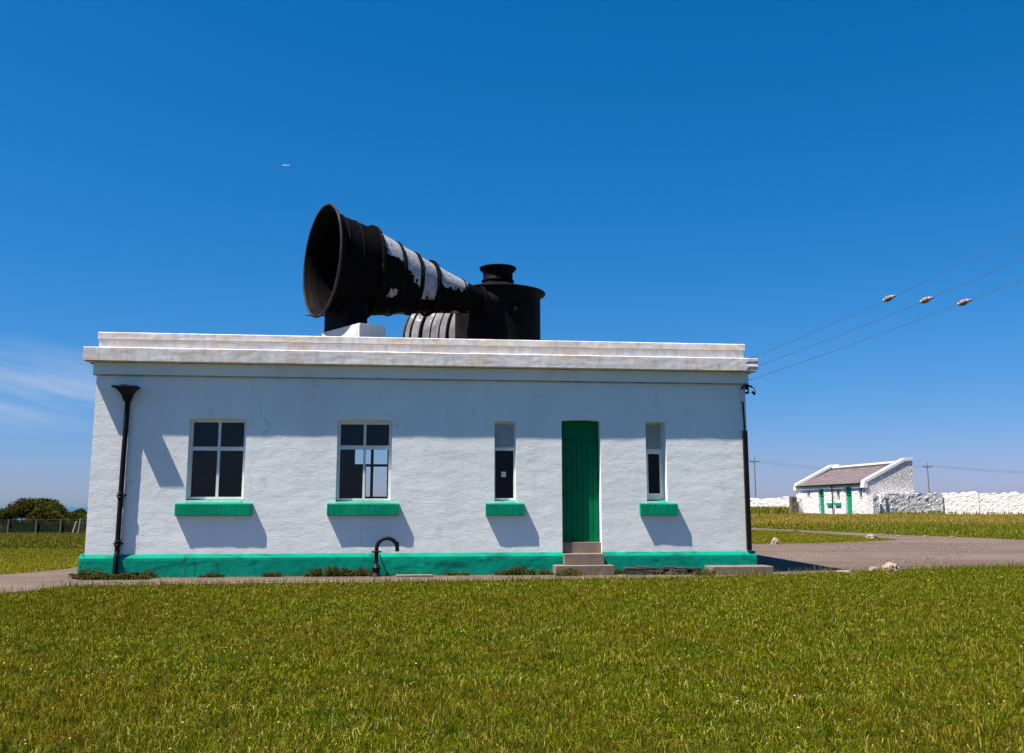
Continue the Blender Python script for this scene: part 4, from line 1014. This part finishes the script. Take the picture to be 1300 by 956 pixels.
# rubble walls
def rubble_wall(name, p, q, zb, zt, th_, mat, label, cat='wall', group=None, step=.16, ragged=.10):
    p, q = Vector(p), Vector(q); L = (q-p).length; rz = math.atan2(q.y-p.y, q.x-p.x)
    ls = lat(0, L, step, []); hs = lat(0, 1, step/(zt-zb), []); mb = MB(); n = len(ls)
    def vv(l, hfr, side_):
        zt_ = zt + ragged*(noise.noise(Vector((l*1.1, rz, 3)))*.9 + noise.noise(Vector((l*3.1, rz, 1)))) 
        z = zb + (zt_-zb)*hfr; y = (0 if side_ == 0 else th_)
        d = .06*(noise.voronoi(Vector((l*3.4, z*5.5, side_*9)))[0][0]) - .02
        if 0 < l < L: y += (d if side_ == 0 else -d)
        if hfr > .98: z += .06*noise.noise(Vector((l*6, side_, 1)))
        return (l, y, z)
    cols = [('f', 0), ('b', 1)]
    rows = [(h_, 0) for h_ in hs] + [(h_, 1) for h_ in reversed(hs)]; m = len(rows)
    for l in ls:
        for h_, s_ in rows: mb.v.append(vv(l, h_, s_))
    for i_ in range(n-1):
        for j_ in range(m-1): mb.f.append((i_*m+j_, (i_+1)*m+j_, (i_+1)*m+j_+1, i_*m+j_+1)); mb.sm.append(False)
    mb.f.append(tuple(range(m))); mb.f.append(tuple(range((n-1)*m, n*m))[::-1]); mb.sm += [False]*2
    o_ = mb.build(name, mat, None); o_.location = (p.x, p.y, 0); o_.rotation_euler = (0, 0, rz); tag(o_, label, cat, group); return o_
cs, sn_ = math.cos(TH), math.sin(TH)
def ow(x, y): return (OB.x + x*cs - y*sn_, OB.y + x*sn_ + y*cs)
rubble_wall('yard_wall', ow(-.0,-.9), ow(.45,-.9), .2, 1.95, .9, M['rubbleold'], 'short worn whitewashed wall stub at the near corner of the small slate-roofed house', ragged=.03)
rubble_wall('boundary_wall', ow(.7,-.6), ow(1.0,-.6), .2, 2.05, .5, M['smoothwhite'], 'narrow smooth white pier in the wall beside the small slate-roofed house', 'pier', ragged=.02)
rubble_wall('boundary_wall', ow(1.0,-.5), ow(5.0,-.5), .2, 2.1, .5, M['rubbleold'], 'worn rubble wall stretch with grey stones showing, joining the slate-roofed house', ragged=.07)
rubble_wall('boundary_wall', (28.1,66.35), (29.98,64.78), .2, 2.13, .5, M['rubble'], 'bright whitewashed rubble wall running off right, left part up to a cracked joint', ragged=.13)
rubble_wall('boundary_wall', (30.01,64.75), (46,51.4), .2, 2.08, .5, M['rubble'], 'bright whitewashed rubble wall farthest right, beyond the cracked joint', ragged=.13)
rubble_wall('boundary_wall', (17.0,83.0), (21.9,78.6), .0, 1.90, .5, M['rubble'], 'whitewashed rubble wall behind long grass, between the big building and the stone pier', ragged=.12)
rubble_wall('stone_pier', (21.07,76.0), (21.50,76.05), .0, 1.98, .45, M['barestone'], 'broken rubble pier of bare brown stones left of the small slate-roofed house', 'pier', ragged=.03)
rubble_wall('yard_wall', ow(-.35,Ln-1.2), ow(-.02,Ln-1.2), .0, 1.9, 1.6, M['smoothwhite'], 'low white wall stub at the far left corner of the small slate-roofed house', ragged=.02)

# ------------------------------------------------------------------ foliage
def leaves(name, C_, n, size, mat, parent=None, seed=0, up=.3):
    g_ = np.random.default_rng(seed); P = C_ if len(C_) == n else C_[g_.integers(0, len(C_), n)]
    a = g_.normal(size=(n,3)); a /= np.linalg.norm(a, axis=1)[:,None]
    b = np.cross(a, g_.normal(size=(n,3))); b /= np.linalg.norm(b, axis=1)[:,None]
    s_ = size*g_.uniform(.6, 1.4, n)[:,None]
    V_ = np.stack([P - a*s_*.5, P + b*s_*.3, P + a*s_*.5, P - b*s_*.3], 1)
    F = np.arange(n*4).reshape(n, 4)
    return npmesh(name, V_.reshape(-1,3), F, mat, parent, {'rnd': np.repeat(g_.random(n), 4)})
def bush(x, y, w_, d_, h_, n, mat, label, seed, size=.13, group='bushes behind the fence', top=None):
    z = float(Hland(np.float64(x), np.float64(y))); r = thing('bush', (x, y, z), 0, label, 'bush', group); g_ = np.random.default_rng(seed); pts = []
    NL = max(12, int(w_*9)); lob = []
    for q in range(NL):
        lx_ = g_.uniform(-.88, .88)*w_/2; ly_ = g_.uniform(-.6, .6)*d_/2; env = h_*math.sqrt(max(.06, 1-(lx_/(w_/2))**2-.35*(ly_/(d_/2))**2))
        rr = g_.uniform(.13, .24)*h_; top_ = env*g_.uniform(.86, 1.03) if q % 4 else env*g_.uniform(.3, .7); lob.append((lx_, ly_, max(rr*.5, top_-rr*.85), rr))
    k = n//NL
    for lx_, ly_, cz, rr in lob:
        dirs = g_.normal(size=(k,3)); dirs /= np.linalg.norm(dirs, axis=1)[:,None]
        rad_ = rr*(g_.uniform(.2, 1.0, k)**.5 + .10*g_.normal(size=k))[:,None]; pts.append(np.array([lx_, ly_, cz]) + dirs*rad_*[1.25,1,.9])
    pts = np.concatenate(pts); pts = pts[(pts[:,2] > .02)]
    # small lower filling
    leaves('foliage', pts, len(pts), size, mat, r, seed, )
    if top:
        dd = g_.normal(size=(3400,3)); dd /= np.linalg.norm(dd, axis=1)[:,None]; dd *= (g_.uniform(.2,1,3400)**.4 + .1*g_.normal(size=3400))[:,None]; sub = g_.integers(0, 6, 3400); off = np.stack([np.linspace(-.9,1.1,6), np.zeros(6), np.array([.02,.16,.12,.02,-.16,-.42])], 1)[sub]; tp = np.array([top[0], 0, top[1]]) + off*[1,1,1] + dd*[.42, .6, .30]; leaves('foliage', tp, 3400, size, M['bushgreen'], r, seed+50)
    sm = MB()
    for k in range(7):
        tx, ty, _, _ = lob[k % len(lob)]; sm.tube([(tx*.15, ty*.15, -.1), (tx*.5, ty*.5, h_*.3), (tx, ty, lob[k][2])], [.06,.04,.015], 6)
    sm.build('stem', M['bark'], r)
    return r
bush(-31.2, 66, 5.4, 4.0, 2.50, 56000, M['bush'], 'large rounded reddish-brown bush with a pale green crown behind the wire fence', 21, top=(.45,2.02,.55,.13))
bush(-28.6, 67, 2.2, 2.0, 1.75, 14000, M['bush'], 'low brown bush between the large bush and the white building', 22)
bush(-26.9, 66, 1.9, 2.0, 2.0, 14000, M['bushgreen'], 'dark bush half hidden by the left corner of the white building', 23)
bush(-34.6, 67, 3.2, 2.4, 1.65, 16000, M['bush'], 'low brown bush cut by the left edge of the picture', 24)
bush(-38.5, 67, 4.2, 2.6, 2.0, 14000, M['bush'], 'brown bush farthest left behind the fence', 25)
g_ = np.random.default_rng(5); sx0 = g_.uniform(60, 112, 9000); sy0 = 122 + (sx0-62)*.16 + g_.uniform(-2, 2, 9000)
sz0 = .9 + g_.uniform(0, 1, 9000)*(2.0 + .5*np.sin(sx0*.35) + .3*np.sin(sx0*1.1+1)) * ss(59.5, 66, sx0)
o = leaves('heath_scrub', np.stack([sx0, sy0, sz0], 1), 9000, .42, M['bush'], None, 3); o['kind'] = 'stuff'


def weed(u, y, w_, h_, n, label, seed, mat='weed', cat='plant'):
    p = hw(u, y, .01); g_ = np.random.default_rng(seed)
    m = max(6, int(w_*30)); cx_ = g_.uniform(-w_/2, w_/2, m); ch = h_*g_.uniform(.35, 1, m)*np.sqrt(np.clip(1-(cx_/(w_/2*1.1))**2, .1, 1))
    k = g_.integers(0, m, n); f = g_.uniform(0, 1, n)
    P = np.stack([cx_[k] + g_.normal(0, .035, n), g_.normal(0, .045, n), ch[k]*f + .01], 1)
    r = thing('weed_clump', p, TH, label, cat, 'weeds along the plinth'); leaves('foliage', P, n, .030, M[mat], r, seed)
    MB().tube([(-w_*.42,0,.005),(0,.01,.012),(w_*.42,0,.005)], .005, 5).build('root_stem', M['weed'], r)
    return r
weed(-8.75,-.30,.55,.20,1500,'leafy weed clump at the building\'s left corner',1)
weed(-8.25,-.55,1.25,.12,2600,'low spreading weeds on the ground in front of the downpipe foot',2)
weed(-7.75,-.22,.32,.16,500,'small weed tuft right of the black box by the downpipe',3)
weed(-6.72,-.16,.40,.07,500,'low weed patch under the leftmost window',4)
weed(-5.62,-.16,.30,.10,500,'small weed tuft below the gap between the two large windows',5)
weed(-4.45,-.18,1.15,.20,3400,'longest weed clump, against the plinth left of the swan-neck vent pipe',6)
weed(-2.35,-.16,.5,.06,450,'faint low weeds right of the swan-neck vent pipe',7)
weed(-1.10,-.20,1.05,.16,2600,'bushy weeds against the plinth left of the door steps',8)
weed(-.34,-.52,.42,.13,800,'weed clump in front of the lower door step',9)
weed(.62,-.16,.34,.10,500,'little weeds in the corner right of the door steps',10)
weed(2.15,-.66,.34,.14,500,'weed tuft between the slate heap and the thick corner slab',11)
# thin stalks against the plinth
# thin tall stalks
for k, (u, hh) in enumerate(((-7.15,.34),(-6.98,.28),(-6.6,.24))):
    sm = MB(); sm.tube([(0,0,0),(.02,0,hh*.5),(-.01,.0,hh)], .004, 5)
    for q in range(5): sm.tube([(0,0,hh*(.35+.13*q)),((-1)**q*.05,.01,hh*(.45+.13*q))], .003, 4)
    o_ = sm.build('weed_stalk', M['weed'], None); o_.location = hw(u,-.2,.01)
    tag(o_, 'thin upright weed stalk against the green plinth under the leftmost window', 'plant', 'thin weed stalks under the leftmost window')

# rocks
def rock(x, y, sx, sy, sz, label, seed, group=None, mat='rock'):
    bm = bmesh.new(); bmesh.ops.create_icosphere(bm, subdivisions=4, radius=1)
    for v in bm.verts:
        n_ = v.co.normalized(); d = 1 + .28*noise.noise(n_*1.6+Vector((seed,0,0))) + .14*noise.noise(n_*4+Vector((0,seed,0))) + .06*noise.noise(n_*10)
        v.co = Vector((n_.x*sx*d, n_.y*sy*d, max(-.25, n_.z)*sz*d))
    me = bpy.data.meshes.new('rock'); bm.to_mesh(me); bm.free()
    o_ = link('rock', me, M[mat]); o_.location = (x, y, Hs(x, y)+.2*sz); o_.rotation_euler = (0,0,seed*1.3); tag(o_, label, 'rock', group); return o_
rock(7.38,19.9,.20,.16,.13,'large cream boulder at the edge of the lawn right of the building\'s shadow',1)
rock(7.05,19.85,.11,.10,.08,'small cream stone leaning on the left of the large boulder',5)
rock(6.25,19.2,.17,.12,.06,'low flat cream stone at the tip of the building\'s shadow',2)
rock(12.0,33.9,.24,.18,.12,'white stone lying on the verge where the two tarmac surfaces meet',3)
rock(7.75,29.9,.13,.12,.17,'white upright stone on the verge just right of the building',4)
for k, (x, y) in enumerate(((13.4,35.2),(14.25,34.9),(15.0,34.6))):
    rock(x, y, .15, .10, .055, ('first','second','third')[k] + ' from the left of three low dry-grass tufts, modelled as stones, along the far edge of the tarmac', 6+k, 'tan grass tufts along the far tarmac edge', 'tantuft')  # dry grass tufts, built with the stone shape
o_ = rock(10.9,38.9,.22,.15,.08,'dark low stone on the verge beside the narrow road',11,None,'darkstone')

# fence on the left
fx_ = [-38.1,-36.5,-34.9,-33.3,-31.6,-29.86,-28.2,-26.75]
fz = lambda x: Hs(x, 60)
fn = thing('wire_fence', (-32, 60, fz(-32)), 0, 'post fence hung with dark green netting behind the left lawn', 'fence')
for x in fx_:
    z = fz(x)-fn.location.z
    MB().tube([(x+32,0,z-.1),(x+32+.01,0,z+1.10)], [.04,.035], 8).build('post', M['post'], fn)
MB().add([(-6.3,.06,.0),(7.6,.06,.0),(7.6,.06,1.06),(-6.3,.06,1.04)], [(0,1,2,3)]).build('netting', M['net'], fn, fixn=False)
MB().tube([(-6.3,.05,1.07),(0,.05,1.05),(7.6,.05,1.09)], .006, 5).build('top_wire', M['cable'], fn)
lp_ = thing('leaning_post', (-25.55,59.7,fz(-25.5)), 0, 'dark broken fence post with a pale tan strut near the building\'s left corner', 'post')
MB().tube([(0,0,-.1),(.12,0,1.16)], [.10,.08], 8).build('post', M['post'], lp_)
MB().tube([(-.42,-.02,-.1),(-.12,-.02,.98)], [.06,.06], 8).build('strut', M['tan'], lp_)

# aeroplane
ap = thing('aeroplane', (-1304,5500,1942), R(8), 'tiny white airliner high in the blue sky above the foghorn', 'aeroplane')
MB().tube([(-19,0,-1),(-17,0,.2),(-13,0,.4),(14,0,1.0),(19,0,2.2)], [.3,1.6,2.1,2.0,.4], 12).build('fuselage', M['plane'], ap)
for s_ in (-1, 1):
    MB().add([(3,s_*1.5,0),(-4,s_*1.5,0),(7,s_*17,1.5),(4.5,s_*17,1.5),(3,s_*1.5,.6),(-4,s_*1.5,.6),(7,s_*17,1.7),(4.5,s_*17,1.7)], [(0,1,3,2),(4,6,7,5),(0,2,6,4),(1,5,7,3),(2,3,7,6),(0,4,5,1)]).build('wing', M['plane'], ap)
MB().add([(13,-.2,1.5),(18,-.2,1.8),(20,-.2,7),(17.5,-.2,7),(13,.2,1.5),(18,.2,1.8),(20,.2,7),(17.5,.2,7)], [(0,1,2,3),(7,6,5,4),(0,4,5,1),(1,5,6,2),(2,6,7,3),(3,7,4,0)]).build('tail_fin', M['plane'], ap)

# ------------------------------------------------------------------ sun, sky
u_ = Vector((math.cos(TH), math.sin(TH), 0)); n_ = Vector((math.sin(TH), -math.cos(TH), 0))
dirv = (u_*3.28 + Vector((0,0,-6.7)) - n_*1.2).normalized()
sd = bpy.data.lights.new('sun', 'SUN'); sd.energy = 5.0; sd.angle = R(.53); sd.color = (1, .88, .77)
so = bpy.data.objects.new('sun', sd); COL.objects.link(so); so.rotation_euler = dirv.to_track_quat('-Z', 'Y').to_euler()
tos = -dirv; elev = math.asin(tos.z); rot = math.atan2(tos.x, tos.y)
wld = bpy.data.worlds.new('World'); SC.world = wld; wld.use_nodes = True
nt = wld.node_tree; N_ = nt.nodes; L_ = nt.links; bg = N_['Background']
sky = N_.new('ShaderNodeTexSky'); sky.sky_type = 'NISHITA'; sky.sun_disc = False; sky.sun_elevation = elev; sky.sun_rotation = rot
sky.air_density = 1.0; sky.dust_density = .35; sky.ozone_density = 3.0; sky.altitude = 60
def nd(tp, **kw):
    x_ = N_.new(tp)
    for k_, v_ in kw.items(): setattr(x_, k_, v_)
    return x_
tc = nd('ShaderNodeTexCoord'); sp = nd('ShaderNodeSeparateXYZ'); L_.new(tc.outputs['Generated'], sp.inputs[0])
def mt(op, a, b=0.0):
    x_ = nd('ShaderNodeMath', operation=op)
    for i_, v_ in enumerate((a, b)):
        if isinstance(v_, (int, float)): x_.inputs[i_].default_value = v_
        else: L_.new(v_, x_.inputs[i_])
    return x_.outputs[0]
def smooth(v, a, b):
    x_ = nd('ShaderNodeMapRange', interpolation_type='SMOOTHSTEP'); L_.new(v, x_.inputs[0]); x_.inputs[1].default_value = a; x_.inputs[2].default_value = b; return x_.outputs[0]
az = mt('ARCTAN2', sp.outputs[0], sp.outputs[1]); el_ = mt('ARCSINE', sp.outputs[2])
# cirrus streaks low in the west
cb_ = nd('ShaderNodeCombineXYZ'); L_.new(mt('MULTIPLY', az, 3.0), cb_.inputs[0])
L_.new(mt('MULTIPLY', mt('ADD', el_, mt('MULTIPLY', az, .22)), 26.0), cb_.inputs[1])
cn = nd('ShaderNodeTexNoise'); L_.new(cb_.outputs[0], cn.inputs['Vector']); cn.inputs['Scale'].default_value = 1.35; cn.inputs['Detail'].default_value = 6; cn.inputs['Roughness'].default_value = .55
m1 = mt('MULTIPLY', smooth(el_, .055, .09), mt('SUBTRACT', 1.0, smooth(el_, .115, .16)))
m2 = mt('MULTIPLY', smooth(az, -1.1, -.62), mt('SUBTRACT', 1.0, smooth(az, -.42, -.28)))
cm = mt('MULTIPLY', mt('MULTIPLY', m1, m2), smooth(cn.outputs['Fac'], .34, .66))
sx_ = nd('ShaderNodeSeparateColor'); L_.new(sky.outputs[0], sx_.inputs[0]); hsv = nd('ShaderNodeCombineColor')
L_.new(mt('MAXIMUM', mt('SUBTRACT', mt('MULTIPLY', mt('POWER', sx_.outputs[0], 2.0), .080), .065), .004), hsv.inputs[0]); L_.new(mt('MULTIPLY', mt('POWER', sx_.outputs[1], .9), .665), hsv.inputs[1]); L_.new(mt('MULTIPLY', mt('POWER', sx_.outputs[2], .88), 1.20), hsv.inputs[2])
mixc = nd('ShaderNodeMix', data_type='RGBA'); L_.new(mt('MULTIPLY', cm, .55), mixc.inputs[0]); L_.new(hsv.outputs[0], mixc.inputs[6]); mixc.inputs[7].default_value = (4.2, 4.9, 6.2, 1)
L_.new(mixc.outputs[2], bg.inputs['Color']); bg.inputs['Strength'].default_value = .06

# ------------------------------------------------------------------ camera
cd_ = bpy.data.cameras.new('camera'); cam = bpy.data.objects.new('camera', cd_); COL.objects.link(cam); SC.camera = cam
cd_.sensor_width = 36; cd_.lens = 35; cd_.shift_y = -45/1300; cd_.clip_start = .05; cd_.clip_end = 90000
cam.location = (0, 0, 1.25); cam.rotation_euler = (PI/2 + math.atan(210/1263.9), 0, 0)
vs_ = SC.view_settings; vs_.view_transform = 'Standard'; vs_.look = 'None'; vs_.gamma = 1; vs_.use_curve_mapping = False; vs_.exposure = 1.05
SC.cycles.max_bounces = 8; SC.cycles.transparent_max_bounces = 12; SC.cycles.use_denoising = True; SC.cycles.use_adaptive_sampling = True; SC.cycles.adaptive_threshold = .015
